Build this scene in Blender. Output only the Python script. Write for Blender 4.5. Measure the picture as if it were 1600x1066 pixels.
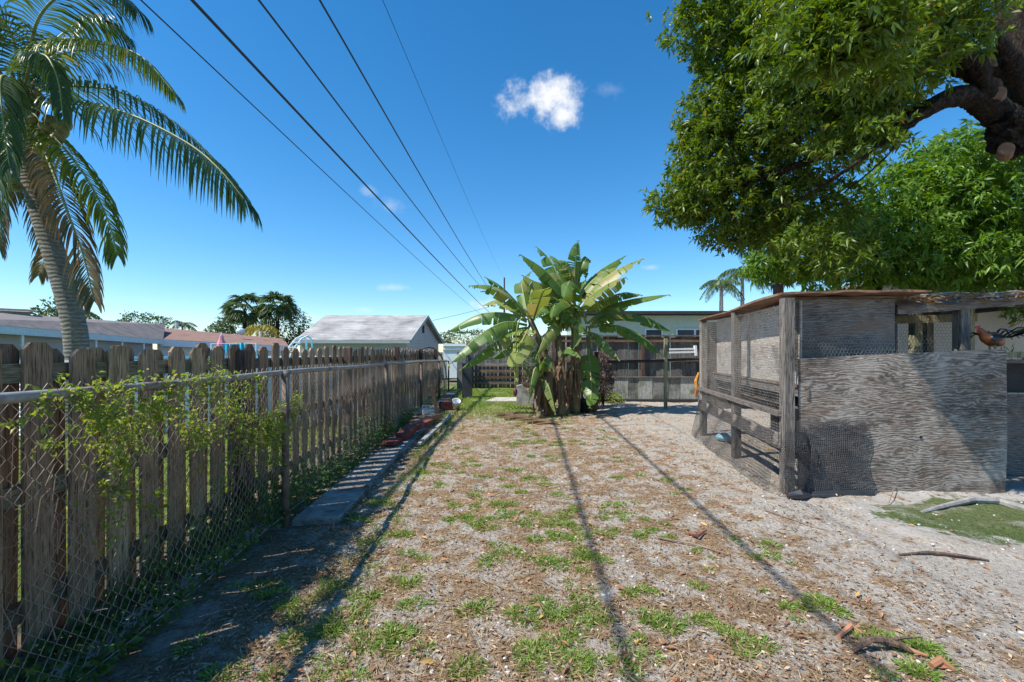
import bpy, math, random
import numpy as np
from mathutils import Vector, Matrix, noise as mnoise
random.seed(7); RNG = np.random.default_rng(7)
SC = bpy.context.scene
COL = SC.collection
for o in list(bpy.data.objects): bpy.data.objects.remove(o)

# ---------------------------------------------------------------- camera
H = 1.4; F = 711.0
cam = bpy.data.objects.new('camera', bpy.data.cameras.new('camera')); COL.objects.link(cam)
cam.location = (0, 0, H); cam.rotation_euler = (math.radians(90), 0, 0)
cam.data.sensor_width = 36; cam.data.lens = 36*F/1600; cam.data.shift_y = 17/1600
cam.data.clip_start = 0.05; cam.data.clip_end = 6000
SC.camera = cam
# ---------------------------------------------------------------- sun and sky
TO_SUN = Vector((-.70, -.28, 1.0)).normalized()
ELEV = math.asin(TO_SUN.z); AZ = math.atan2(TO_SUN.x, TO_SUN.y)
sun = bpy.data.objects.new('sun', bpy.data.lights.new('sun', 'SUN')); COL.objects.link(sun)
sun.data.energy = 4.6; sun.data.angle = math.radians(.4); sun.data.color = (1, .955, .88)
sun.rotation_euler = TO_SUN.to_track_quat('Z', 'Y').to_euler()
sun.location = (0, 0, 30)
W = bpy.data.worlds.new('World'); SC.world = W; W.use_nodes = True
SC.view_settings.view_transform = 'Standard'; SC.view_settings.look = 'None'
SC.view_settings.gamma = 1; SC.view_settings.use_curve_mapping = False
SC.view_settings.exposure = 0.52
SC.cycles.max_bounces = 8; SC.cycles.transparent_max_bounces = 8
SC.cycles.use_denoising = True

def P(px, py, Y): return Vector(((px-800)/F*Y, Y, H+(550-py)/F*Y))
def G(px, py, z=0.0):
    Y = (H-z)*F/(py-550); return Vector(((px-800)/F*Y, Y, z))

# ---------------------------------------------------------------- node helpers
class NT:
    def __init__(s, tree): s.t = tree; s.n = tree.nodes; s.l = tree.links
    def node(s, typ, **kw):
        nd = s.n.new(typ)
        for k, v in kw.items():
            if k == 'ins':
                for kk, vv in v.items(): s.put(nd.inputs[kk], vv)
            else: setattr(nd, k, v)
        return nd
    def put(s, sock, v):
        if hasattr(v, 'is_linked') or isinstance(v, bpy.types.NodeSocket): s.l.new(v, sock)
        else:
            if sock.type == 'RGBA' and len(v) == 3: v = (*v, 1)
            sock.default_value = v
    def math(s, op, a, b=0.0, c=0.0, clamp=False):
        nd = s.n.new('ShaderNodeMath'); nd.operation = op; nd.use_clamp = clamp
        s.put(nd.inputs[0], a); s.put(nd.inputs[1], b); s.put(nd.inputs[2], c)
        return nd.outputs[0]
    def vmath(s, op, a, b=(0, 0, 0)):
        nd = s.n.new('ShaderNodeVectorMath'); nd.operation = op
        s.put(nd.inputs[0], a)
        if op == 'SCALE': s.put(nd.inputs['Scale'], b)
        else: s.put(nd.inputs[1], b)
        return nd.outputs['Value'] if op in ('DOT_PRODUCT', 'LENGTH', 'DISTANCE') else nd.outputs[0]
    def noise(s, vec, scale, detail=4, rough=.55, dist=0.0):
        nd = s.n.new('ShaderNodeTexNoise'); s.put(nd.inputs['Vector'], vec)
        nd.inputs['Scale'].default_value = scale; nd.inputs['Detail'].default_value = detail
        nd.inputs['Roughness'].default_value = rough; nd.inputs['Distortion'].default_value = dist
        return nd.outputs[0]
    def ramp(s, fac, stops):
        nd = s.n.new('ShaderNodeValToRGB'); s.put(nd.inputs[0], fac)
        cr = nd.color_ramp
        while len(cr.elements) < len(stops): cr.elements.new(0.5)
        for e, (p, c) in zip(cr.elements, stops):
            e.position = p; e.color = (*c, 1) if len(c) == 3 else c
        return nd.outputs[0]
    def sstep(s, x, a, b, lo=0.0, hi=1.0):
        nd = s.n.new('ShaderNodeMapRange'); nd.interpolation_type = 'SMOOTHSTEP'
        s.put(nd.inputs[0], x); nd.inputs[1].default_value = a; nd.inputs[2].default_value = b
        nd.inputs[3].default_value = lo; nd.inputs[4].default_value = hi
        return nd.outputs[0]
    def mix(s, fac, a, b, blend='MIX'):
        nd = s.n.new('ShaderNodeMix'); nd.data_type = 'RGBA'; nd.blend_type = blend
        s.put(nd.inputs[0], fac); s.put(nd.inputs[6], a); s.put(nd.inputs[7], b)
        return nd.outputs[2]
    def scale(s, vec, sc):
        nd = s.n.new('ShaderNodeMapping'); s.put(nd.inputs[0], vec); nd.inputs['Scale'].default_value = sc
        return nd.outputs[0]

# world: sky plus small clouds
w = NT(W.node_tree); W.node_tree.nodes.clear()
sky = w.node('ShaderNodeTexSky', sky_type='NISHITA', sun_disc=False, sun_elevation=ELEV, sun_rotation=AZ % (2*math.pi),
             altitude=0, air_density=1.0, dust_density=0.1, ozone_density=3.2)
hs = w.node('ShaderNodeHueSaturation', ins={'Saturation': 1.32, 'Value': 1.0, 'Hue': .492, 'Color': sky.outputs[0]})
tc = w.node('ShaderNodeTexCoord'); D = tc.outputs['Generated']
cn = w.noise(D, 15, 8, .62); cn2 = w.noise(D, 45, 5, .6)
acc = None
for (px, py, rx, rz, dens) in [(846, 155, 48, 32, 1.0), (880, 180, 32, 25, .95), (955, 140, 22, 12, .16), (612, 322, 24, 12, .25),
        (575, 300, 14, 8, .2), (757, 478, 24, 9, .75), (480, 497, 26, 6, .35), (790, 486, 30, 7, .5), (573, 484, 18, 5, .45), (1015, 418, 16, 5, .35), (617, 450, 26, 6, .35)]:
    d = Vector(((px-800)/F, 1, (550-py)/F)).normalized()
    rt = Vector((d.y, -d.x, 0)).normalized(); up = rt.cross(d)
    k = 1/F*d.y
    u = w.math('DIVIDE', w.vmath('DOT_PRODUCT', D, tuple(rt)), rx*k)
    v = w.math('DIVIDE', w.vmath('DOT_PRODUCT', w.vmath('SUBTRACT', D, tuple(d)), tuple(up)), rz*k)
    r = w.math('SQRT', w.math('ADD', w.math('MULTIPLY', u, u), w.math('MULTIPLY', v, v)))
    fr = w.math('GREATER_THAN', w.vmath('DOT_PRODUCT', D, tuple(d)), 0.5)
    r = w.math('ADD', r, w.math('MULTIPLY', w.math('SUBTRACT', cn, .5), 3.4))
    r = w.math('ADD', r, w.math('MULTIPLY', w.math('SUBTRACT', cn2, .5), 1.6))
    m = w.math('MULTIPLY', w.sstep(r, 1.3, -.25), w.math('MULTIPLY', fr, dens))
    acc = m if acc is None else w.math('MAXIMUM', acc, m)
tint = w.mix(1.0, hs.outputs[0], (.88, .96, 1.05), 'MULTIPLY')
col = w.mix(acc, tint, (5.6, 5.7, 5.9))
bg = w.node('ShaderNodeBackground', ins={'Color': col, 'Strength': .128})
wo = w.node('ShaderNodeOutputWorld'); w.l.new(bg.outputs[0], wo.inputs[0])

# ---------------------------------------------------------------- materials
def newmat(name):
    m = bpy.data.materials.new(name); m.use_nodes = True
    t = NT(m.node_tree); b = m.node_tree.nodes['Principled BSDF']
    return m, t, b
def bump(t, b, h, strength=.4, dist=.01):
    nd = t.node('ShaderNodeBump'); nd.inputs['Strength'].default_value = strength; nd.inputs['Distance'].default_value = dist
    t.put(nd.inputs['Height'], h); t.l.new(nd.outputs[0], b.inputs['Normal'])
def ocoord(t):
    tc = t.node('ShaderNodeTexCoord'); oi = t.node('ShaderNodeObjectInfo')
    off = t.vmath('SCALE', (13.1, 7.7, 23.3), oi.outputs['Random'])
    return t.vmath('ADD', tc.outputs['Object'], off), oi.outputs['Random'], tc.outputs['Object']
def wood(name, c1, c2, c3, axis='z', rough=.85, grain=1.0, stain=(.02, .02, .018), green=0.0):
    m, t, b = newmat(name)
    v, rnd, raw = ocoord(t)
    s = {'z': (28, 28, 1.6), 'x': (1.6, 28, 28), 'y': (28, 1.6, 28)}[axis]
    sv = t.scale(v, s)
    g = t.noise(sv, 1.6*grain, 8, .65, .6)
    g2 = t.noise(t.scale(v, tuple(q*2.6 for q in s)), 2.2*grain, 4, .6)
    c = t.ramp(g, [(.28, c1), (.5, c2), (.72, c3)])
    c = t.mix(t.sstep(g2, .48, .66), c, (*[q*.45 for q in c1],))
    big = t.noise(v, 2.3, 4, .6)
    c = t.mix(t.math('MULTIPLY', t.sstep(big, .5, .75), .55), c, stain)
    if green: c = t.mix(t.math('MULTIPLY', t.sstep(t.noise(v, 4.1, 4), .5, .7), green), c, (.09, .11, .03))
    hv = t.node('ShaderNodeHueSaturation'); t.put(hv.inputs['Color'], c)
    t.put(hv.inputs['Value'], t.math('ADD', t.math('MULTIPLY', rnd, .75), .6)); hv.inputs['Saturation'].default_value = 1
    t.put(hv.inputs['Hue'], t.math('ADD', t.math('MULTIPLY', rnd, .02), .49))
    t.l.new(hv.outputs[0], b.inputs['Base Color']); b.inputs['Roughness'].default_value = rough
    bump(t, b, t.math('ADD', g, t.math('MULTIPLY', g2, .5)), .6, .004)
    return m
def plain(name, c, rough=.6, var=.25, sc=12, metal=0.0, bmp=.2, spots=None):
    m, t, b = newmat(name)
    v, rnd, raw = ocoord(t)
    n = t.noise(v, sc, 6, .6)
    cc = t.ramp(n, [(.3, tuple(q*(1-var) for q in c)), (.7, tuple(min(1, q*(1+var)) for q in c))])
    if spots: cc = t.mix(t.sstep(t.noise(v, sc*.35, 5, .65), .5, .68), cc, spots)
    t.l.new(cc, b.inputs['Base Color']); b.inputs['Roughness'].default_value = rough; b.inputs['Metallic'].default_value = metal
    if bmp: bump(t, b, t.noise(v, sc*5, 5, .6), bmp, .004)
    return m
def ply(name, dark, mid, light, freq=46.0, warm=(.2, .12, .07)):
    m, t, b = newmat(name)
    tc = t.node('ShaderNodeTexCoord'); v = tc.outputs['Object']
    base = t.noise(t.scale(v, (.9, .9, 2.6)), 1.25, 3, .5, .6)
    zz = t.node('ShaderNodeSeparateXYZ', ins={0: v})
    wv = t.math('ADD', t.math('MULTIPLY', base, freq*1.5), t.math('MULTIPLY', zz.outputs[2], 230.0))
    fine = t.noise(t.scale(v, (4, 4, 60)), 2.2, 6, .7)
    wv = t.math('ADD', wv, t.math('ADD', t.math('MULTIPLY', fine, 5.0), t.math('MULTIPLY', t.noise(t.scale(v, (1, 1, 5)), 3.4, 5, .65), 26.0)))
    ln = t.math('ADD', t.math('MULTIPLY', t.math('SINE', wv), .5), .5)
    pat = t.noise(v, 1.7, 6, .62)
    c = t.ramp(t.math('ADD', t.math('MULTIPLY', ln, .18), t.math('MULTIPLY', t.math('ADD', fine, t.math('MULTIPLY', pat, .55)), .62)), [(.32, dark), (.52, mid), (.70, light)])
    c = t.mix(t.math('MULTIPLY', t.sstep(pat, .48, .68), .55), c, t.mix(fine, tuple(q*.8 for q in light), light))
    c = t.mix(t.math('MULTIPLY', t.sstep(t.noise(t.scale(v, (.6, .6, 2)), 2.6, 6, .65), .48, .68), .6), c, warm)
    c = t.mix(t.math('MULTIPLY', t.sstep(t.noise(t.scale(v, (1, 1, 2)), 1.6, 6, .7), .5, .66), .7), c, tuple(q*.5 for q in dark))
    t.l.new(c, b.inputs['Base Color']); b.inputs['Roughness'].default_value = .85
    bump(t, b, t.math('ADD', ln, fine), .5, .004)
    return m
def leafmat(name, c1, c2, trans=.35, rough=.45, yellow=None, yamt=.0, vein=0):
    m, t, b = newmat(name)
    geo = t.node('ShaderNodeNewGeometry'); ri = geo.outputs['Random Per Island']
    tc = t.node('ShaderNodeTexCoord')
    n = t.noise(tc.outputs['Object'], 1.7, 4, .6)
    fac = t.math('ADD', t.math('MULTIPLY', ri, .6), t.math('MULTIPLY', n, .5), clamp=True)
    c = t.mix(fac, c1, c2)
    if yellow: c = t.mix(t.math('MULTIPLY', t.math('GREATER_THAN', t.math('FRACT', t.math('MULTIPLY', ri, 17.3)), 1-yamt), .8), c, yellow)
    if vein:
        n2 = t.noise(tc.outputs['Object'], 3.0, 5, .7)
        c = t.mix(t.math('MULTIPLY', t.sstep(n2, .56, .72), .7), c, yellow or c2)
    t.l.new(c, b.inputs['Base Color']); b.inputs['Roughness'].default_value = rough
    b.inputs['Specular IOR Level'].default_value = .4
    tr = t.node('ShaderNodeBsdfTranslucent'); hv = t.node('ShaderNodeHueSaturation', ins={'Hue': .48, 'Saturation': 1.2, 'Value': 1.7})
    t.put(hv.inputs['Color'], c); t.l.new(hv.outputs[0], tr.inputs[0])
    mx = t.node('ShaderNodeMixShader', ins={0: trans}); t.l.new(b.outputs[0], mx.inputs[1]); t.l.new(tr.outputs[0], mx.inputs[2])
    out = m.node_tree.nodes['Material Output']; t.l.new(mx.outputs[0], out.inputs[0])
    return m

MT = {}
MT['picket'] = wood('picket_wood', (.17, .10, .055), (.34, .22, .13), (.50, .36, .225), 'z', green=.10)
MT['rail_y'] = wood('rail_wood', (.09, .075, .045), (.17, .14, .09), (.27, .23, .15), 'y', green=.4)
MT['postw'] = wood('post_wood', (.06, .035, .025), (.12, .07, .05), (.2, .13, .09), 'z')
MT['oldz'] = wood('old_grey_wood', (.10, .085, .07), (.24, .205, .17), (.42, .37, .31), 'z')
MT['oldx'] = wood('old_grey_wood_lengthwise', (.12, .10, .08), (.25, .21, .175), (.42, .37, .31), 'x')
MT['oldy'] = wood('old_grey_wood_deep', (.12, .10, .08), (.25, .21, .175), (.42, .37, .31), 'y')
MT['brownx'] = wood('brown_wood', (.10, .06, .04), (.22, .14, .09), (.36, .25, .17), 'x')
MT['browny'] = wood('brown_wood_deep', (.10, .06, .04), (.22, .14, .09), (.36, .25, .17), 'y')
MT['darkz'] = wood('dark_fence_wood', (.085, .078, .07), (.18, .165, .15), (.31, .29, .265), 'z')
MT['treated'] = wood('green_treated_wood', (.12, .115, .06), (.24, .22, .13), (.34, .31, .2), 'z')
MT['palez'] = wood('pale_mossy_board', (.18, .18, .16), (.36, .36, .33), (.54, .54, .51), 'z', green=.6)
MT['ply'] = ply('weathered_plywood', (.035, .026, .02), (.15, .115, .088), (.46, .40, .34))
MT['plyd'] = ply('dark_shaded_plywood', (.05, .044, .04), (.125, .108, .095), (.24, .215, .19), 30)  # darker plywood copy; shade on the upper coop front is put into its colour
MT['plyl'] = ply('pale_plywood', (.2, .165, .135), (.40, .345, .29), (.6, .54, .47), 22, (.33, .22, .14))
MT['galv'] = plain('galvanised_steel', (.30, .285, .26), .65, .3, 20, .25, .3, (.17, .11, .075))
MT['rustpost'] = plain('rusty_pipe', (.17, .13, .10), .75, .35, 16, .15, .4, (.09, .05, .035))
MT['wire'] = plain('rusty_wire', (.38, .33, .27), .6, .3, 6, .2, 0, (.20, .12, .075))
MT['hexw'] = plain('chicken_wire', (.36, .345, .32), .5, .2, 6, .4, 0, (.22, .17, .13))
MT['blackmesh'] = plain('black_plastic_mesh', (.035, .036, .04), .55, .3, 6, 0, 0)
MT['litmesh'] = plain('sunlit_black_mesh', (.10, .10, .105), .6, .4, 6, 0, 0)  # black net lightened to grey: sunlight on the patch is put into the colour
MT['cable'] = plain('black_cable', (.012, .012, .013), .5, .3, 3, 0, 0)
MT['conc'] = plain('old_concrete', (.36, .345, .32), .95, .35, 9, 0, .8, (.12, .10, .085))
MT['dirtyconc'] = plain('dirty_concrete', (.25, .235, .21), .95, .5, 7, 0, .9, (.09, .07, .05))
MT['palec'] = plain('pale_concrete', (.5, .46, .4), .9, .2, 9, 0, .5, (.3, .27, .22))
MT['white'] = plain('white_paint', (.74, .76, .77), .5, .06, 6, 0, .05)
MT['bluewhite'] = plain('pale_blue_paint', (.52, .62, .66), .6, .1, 6, 0, .05)
MT['stucco'] = plain('beige_stucco', (.56, .47, .39), .9, .12, 25, 0, .7)
MT['greenpaint'] = plain('pale_green_paint', (.42, .52, .40), .7, .08, 6, 0, .1)
MT['greywall'] = plain('grey_siding', (.34, .37, .36), .8, .1, 6, 0, .1)
MT['dark'] = plain('near_black_board', (.03, .03, .03), .8, .3, 6, 0, .1)  # even near-black for the pole, vent, roof edge and dark panels
MT['glass'] = plain('window_glass', (.05, .065, .075), .08, .2, 2, 0, 0)
MT['rust'] = plain('rusty_roof_edge', (.23, .12, .07), .8, .5, 7, .1, .6, (.36, .25, .17))
MT['roofgrey'] = plain('asphalt_roof', (.2, .17, .155), .95, .3, 3, 0, .6, (.11, .095, .09))
MT['roofred'] = plain('red_brown_roof', (.26, .145, .105), .95, .25, 3, 0, .6, (.15, .11, .09))
MT['cyan'] = plain('turquoise_cloth', (.07, .5, .62), .6, .2, 4, 0, .1, (.4, .7, .75))
MT['pink'] = plain('pink_cloth', (.72, .22, .27), .7, .15, 8, 0, .1)
MT['redwood'] = plain('red_painted_wood', (.17, .045, .035), .8, .5, 9, 0, .4, (.09, .06, .045))
MT['orangewood'] = plain('raw_orange_wood', (.42, .2, .11), .8, .3, 9, 0, .3)
MT['plastic'] = plain('white_plastic', (.65, .67, .7), .4, .1, 6, 0, 0)
MT['blueplastic'] = plain('pale_blue_plastic', (.33, .62, .7), .4, .1, 6, 0, 0)
MT['bluetag'] = plain('blue_wrapper', (.05, .3, .6), .4, .2, 6, 0, 0)
MT['blackpot'] = plain('black_pot', (.03, .034, .04), .5, .3, 6, 0, .1)
MT['rustorange'] = plain('bright_rust', (.55, .24, .04), .9, .4, 14, 0, .6, (.3, .1, .03))
m, t, b = newmat('rough_bark')
v = t.node('ShaderNodeTexCoord').outputs['Object']
n1 = t.noise(t.scale(v, (1, 1, .45)), 14, 8, .72, .8); n2 = t.noise(v, 3.2, 5, .6)
vo = t.node('ShaderNodeTexVoronoi', feature='DISTANCE_TO_EDGE'); t.put(vo.inputs['Vector'], t.vmath('ADD', t.scale(v, (1, 1, .5)), t.vmath('SCALE', (1, 1, 1), t.math('MULTIPLY', n1, .35)))); vo.inputs['Scale'].default_value = 24
cr = t.sstep(vo.outputs[0], .0, .10, .35, 1.0)
c = t.ramp(n1, [(.3, (.016, .012, .010)), (.5, (.045, .034, .027)), (.7, (.105, .085, .07))])
c = t.mix(t.sstep(n2, .58, .72, 0, .5), c, (.13, .13, .10)); c = t.mix(cr, (.010, .008, .007), c)
t.l.new(c, b.inputs['Base Color']); b.inputs['Roughness'].default_value = .95; b.inputs['Specular IOR Level'].default_value = .15
bump(t, b, t.math('ADD', n1, t.math('MULTIPLY', cr, .6)), 1.0, .03); MT['bark'] = m
MT['cutwood'] = plain('cut_wood', (.2, .125, .08), .85, .35, 15, 0, .4, (.2, .1, .06))
MT['twig'] = plain('dry_twig', (.24, .17, .12), .9, .35, 14, 0, .3)
MT['root'] = plain('grey_root', (.3, .28, .26), .95, .3, 14, 0, .6, (.16, .14, .13))
MT['coco'] = plain('coconut_husk', (.27, .24, .08), .6, .3, 6, 0, .3, (.22, .12, .05))
MT['stemgreen'] = plain('green_stem', (.2, .25, .06), .5, .3, 5, 0, .1, (.3, .26, .09))
MT['bantrunk'] = plain('banana_trunk', (.15, .13, .055), .7, .5, 5, 0, .6, (.06, .035, .025))
MT['rachis'] = plain('palm_rachis', (.24, .27, .09), .5, .25, 5, 0, .1)
MT['dryleaf'] = leafmat('dry_leaf', (.17, .10, .05), (.33, .22, .12), .25, .8)
MT['litter'] = leafmat('bark_chips', (.07, .038, .022), (.36, .22, .12), .0, .9, (.55, .42, .28), .2)
MT['straw'] = leafmat('dry_straw', (.24, .16, .08), (.50, .38, .20), .1, .85, (.6, .5, .3), .2)
MT['fallen'] = leafmat('fallen_leaf', (.22, .10, .05), (.5, .24, .12), .1, .7, (.6, .38, .12), .2)
MT['pebble'] = plain('pale_pebble', (.62, .58, .53), .8, .25, 20, 0, .1)
MT['grass'] = leafmat('grass_blade', (.10, .20, .03), (.23, .34, .06), .35, .5, (.45, .42, .16), .16)
MT['weed'] = leafmat('weed_leaf', (.05, .11, .025), (.10, .18, .04), .35, .5)
MT['vine'] = leafmat('vine_leaf', (.13, .21, .04), (.27, .35, .07), .45, .45, (.5, .48, .15), .15)
MT['banana'] = leafmat('banana_leaf', (.075, .16, .035), (.16, .25, .055), .32, .36, (.32, .31, .10), .10, 1)
MT['bananay'] = leafmat('old_banana_leaf', (.15, .21, .05), (.29, .33, .10), .34, .42, (.36, .31, .12), .15, 1)
MT['bananadry'] = leafmat('dead_banana_leaf', (.10, .06, .035), (.26, .17, .09), .2, .8, (.3, .24, .11), .2)
MT['cocoleaf'] = leafmat('coconut_leaflet', (.045, .085, .025), (.09, .14, .035), .3, .33)
MT['cocoyel'] = leafmat('coconut_leaflet_bright', (.09, .14, .03), (.2, .24, .04), .42, .38, (.4, .28, .08), .06)
MT['cocodry'] = leafmat('coconut_leaflet_brown', (.08, .085, .03), (.19, .15, .07), .3, .5, (.3, .18, .08), .3)
MT['bigleaf'] = leafmat('shade_tree_leaf', (.05, .105, .018), (.17, .245, .032), .36, .38, (.3, .17, .05), .012)
MT['mango'] = leafmat('bright_tree_leaf', (.06, .15, .022), (.19, .32, .05), .36, .36)
MT['farleaf'] = leafmat('far_leaf', (.035, .07, .02), (.08, .125, .03), .2, .5)
MT['farpalm'] = leafmat('far_palm_leaf', (.05, .095, .03), (.12, .17, .06), .25, .4)
MT['yelpalm'] = leafmat('yellow_palm_leaf', (.22, .24, .03), (.38, .3, .05), .3, .5)
MT['croton'] = leafmat('dark_red_leaf', (.07, .025, .03), (.16, .06, .06), .2, .5, (.12, .13, .05), .3)
MT['banfruit'] = plain('banana_fruit', (.4, .46, .09), .5, .2, 8, 0, 0)
MT['purple'] = plain('banana_flower', (.12, .02, .04), .5, .3, 8, 0, 0)
MT['fblack'] = plain('black_feather', (.012, .014, .016), .35, .4, 30, 0, .1)
MT['forange'] = plain('orange_feather', (.26, .08, .02), .45, .6, 18, 0, .3, (.02, .01, .008))
MT['comb'] = plain('red_comb', (.5, .02, .02), .5, .2, 30, 0, 0)

# coconut trunk: ring scars
m, t, b = newmat('ringed_palm_trunk')
tc = t.node('ShaderNodeTexCoord'); v = tc.outputs['Object']
z = t.node('ShaderNodeSeparateXYZ', ins={0: v}).outputs[2]
n = t.noise(v, 3, 4); s1 = t.math('SINE', t.math('ADD', t.math('MULTIPLY', z, 95), t.math('MULTIPLY', n, 14)))
fr = t.noise(t.scale(v, (6, 6, 20)), 2, 6, .7)
c = t.ramp(t.math('ADD', t.math('MULTIPLY', s1, .07), fr), [(.3, (.085, .075, .06)), (.55, (.21, .19, .155)), (.8, (.34, .31, .26))])
t.l.new(c, b.inputs['Base Color']); b.inputs['Roughness'].default_value = .9
bump(t, b, t.math('ADD', t.math('MULTIPLY', s1, .5), fr), .6, .012); MT['cocotrunk'] = m
# roof with shingle courses for the shed
m, t, b = newmat('pale_shingle_roof')
tc = t.node('ShaderNodeTexCoord'); v = tc.outputs['Object']
sp = t.node('ShaderNodeSeparateXYZ', ins={0: v})
n = t.noise(v, .8, 6, .65); n2 = t.noise(t.scale(v, (.6, 3, 3)), 2, 6, .7)
c = t.ramp(t.math('ADD', t.math('MULTIPLY', n, .6), t.math('MULTIPLY', n2, .4)), [(.36, (.17, .155, .145)), (.5, (.34, .325, .31)), (.64, (.52, .505, .49))])
ln = t.math('LESS_THAN', t.math('FRACT', t.math('MULTIPLY', sp.outputs[2], 11)), .14)
c = t.mix(t.math('MULTIPLY', ln, .6), c, (.16, .15, .14))
t.l.new(c, b.inputs['Base Color']); b.inputs['Roughness'].default_value = .9; MT['shingle'] = m
# siding (horizontal laps) for the shed walls
m, t, b = newmat('grey_lap_siding')
tc = t.node('ShaderNodeTexCoord'); sp = t.node('ShaderNodeSeparateXYZ', ins={0: tc.outputs['Object']})
fr = t.math('FRACT', t.math('MULTIPLY', sp.outputs[2], 6))
c = t.mix(t.noise(tc.outputs['Object'], 2, 5), (.33, .33, .34), (.44, .44, .45))
t.l.new(c, b.inputs['Base Color']); bump(t, b, fr, .8, .03); MT['siding'] = m

# ground
m, t, b = newmat('sandy_yard_soil')
geo = t.node('ShaderNodeNewGeometry'); v = geo.outputs['Position']
sp = t.node('ShaderNodeSeparateXYZ', ins={0: v}); X, Y = sp.outputs[0], sp.outputs[1]
nb = t.noise(v, .9, 5, .6); nm = t.noise(v, 5.0, 6, .68); nf = t.noise(v, 42, 6, .7); nff = t.noise(v, 150, 3, .7)
sand = t.ramp(nf, [(.3, (.27, .23, .19)), (.5, (.43, .385, .325)), (.68, (.57, .52, .45))])
mul = t.ramp(t.math('ADD', t.math('MULTIPLY', nf, .6), t.math('MULTIPLY', nff, .4)), [(.36, (.085, .052, .03)), (.5, (.27, .175, .10)), (.62, (.52, .39, .25))])
z1 = t.sstep(t.math('ADD', X, t.math('MULTIPLY', t.math('SUBTRACT', nb, .5), 2.6)), 1.3, 3.4)   # 1 on the sandy right
mm = t.math('ADD', nm, t.math('MULTIPLY', z1, -.16))
mm = t.math('ADD', mm, t.math('MULTIPLY', t.math('SUBTRACT', nb, .5), .35))
c = t.mix(t.sstep(mm, .41, .55), sand, mul)
redd = t.sstep(t.noise(v, 1.6, 4, .6), .5, .66)
c = t.mix(t.math('MULTIPLY', t.math('MULTIPLY', redd, t.sstep(nff, .45, .6)), t.sstep(Y, 3.0, 6.5, .15, .8)), c, (.46, .25, .12))
# green algae patch in the bare hollow at the right
du = t.math('DIVIDE', t.math('SUBTRACT', X, 4.45), 1.35); dv = t.math('DIVIDE', t.math('SUBTRACT', Y, 3.8), .62)
rr = t.math('SQRT', t.math('ADD', t.math('MULTIPLY', du, du), t.math('MULTIPLY', dv, dv)))
rr = t.math('ADD', rr, t.math('MULTIPLY', t.math('SUBTRACT', nm, .5), 1.3))
alg = t.mix(t.sstep(nf, .35, .65), (.07, .10, .03), (.17, .19, .085))
c = t.mix(t.sstep(rr, 1.22, 1.06), c, (.46, .425, .385))
c = t.mix(t.math('MULTIPLY', t.sstep(rr, 1.02, .86), t.sstep(t.noise(v, 3, 4), .3, .5, .5, 1)), c, alg)
# lawn: neighbour's side and the far left corner
lawn = t.mix(nf, (.10, .17, .025), (.20, .28, .055))
fx = t.math('ADD', X, t.math('MULTIPLY', Y, .035))
l1 = t.sstep(fx, -2.25, -2.5)
l2 = t.math('MULTIPLY', t.math('MULTIPLY', t.sstep(Y, 9.6, 12.0), t.sstep(t.math('ADD', X, t.math('MULTIPLY', nm, .8)), 1.2, .5)), t.sstep(nf, .3, .48))
c = t.mix(t.math('MULTIPLY', l2, .85), c, lawn)
c = t.mix(l1, c, lawn)
c = t.mix(t.sstep(Y, 18, 22), c, (.17, .15, .11))
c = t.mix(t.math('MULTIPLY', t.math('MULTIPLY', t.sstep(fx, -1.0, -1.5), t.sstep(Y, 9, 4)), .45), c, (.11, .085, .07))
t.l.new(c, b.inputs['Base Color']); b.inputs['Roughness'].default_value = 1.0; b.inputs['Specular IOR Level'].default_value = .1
bump(t, b, t.math('ADD', t.math('MULTIPLY', nf, 1.0), t.math('MULTIPLY', nm, 1.6)), .9, .03)
MT['ground'] = m

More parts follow.
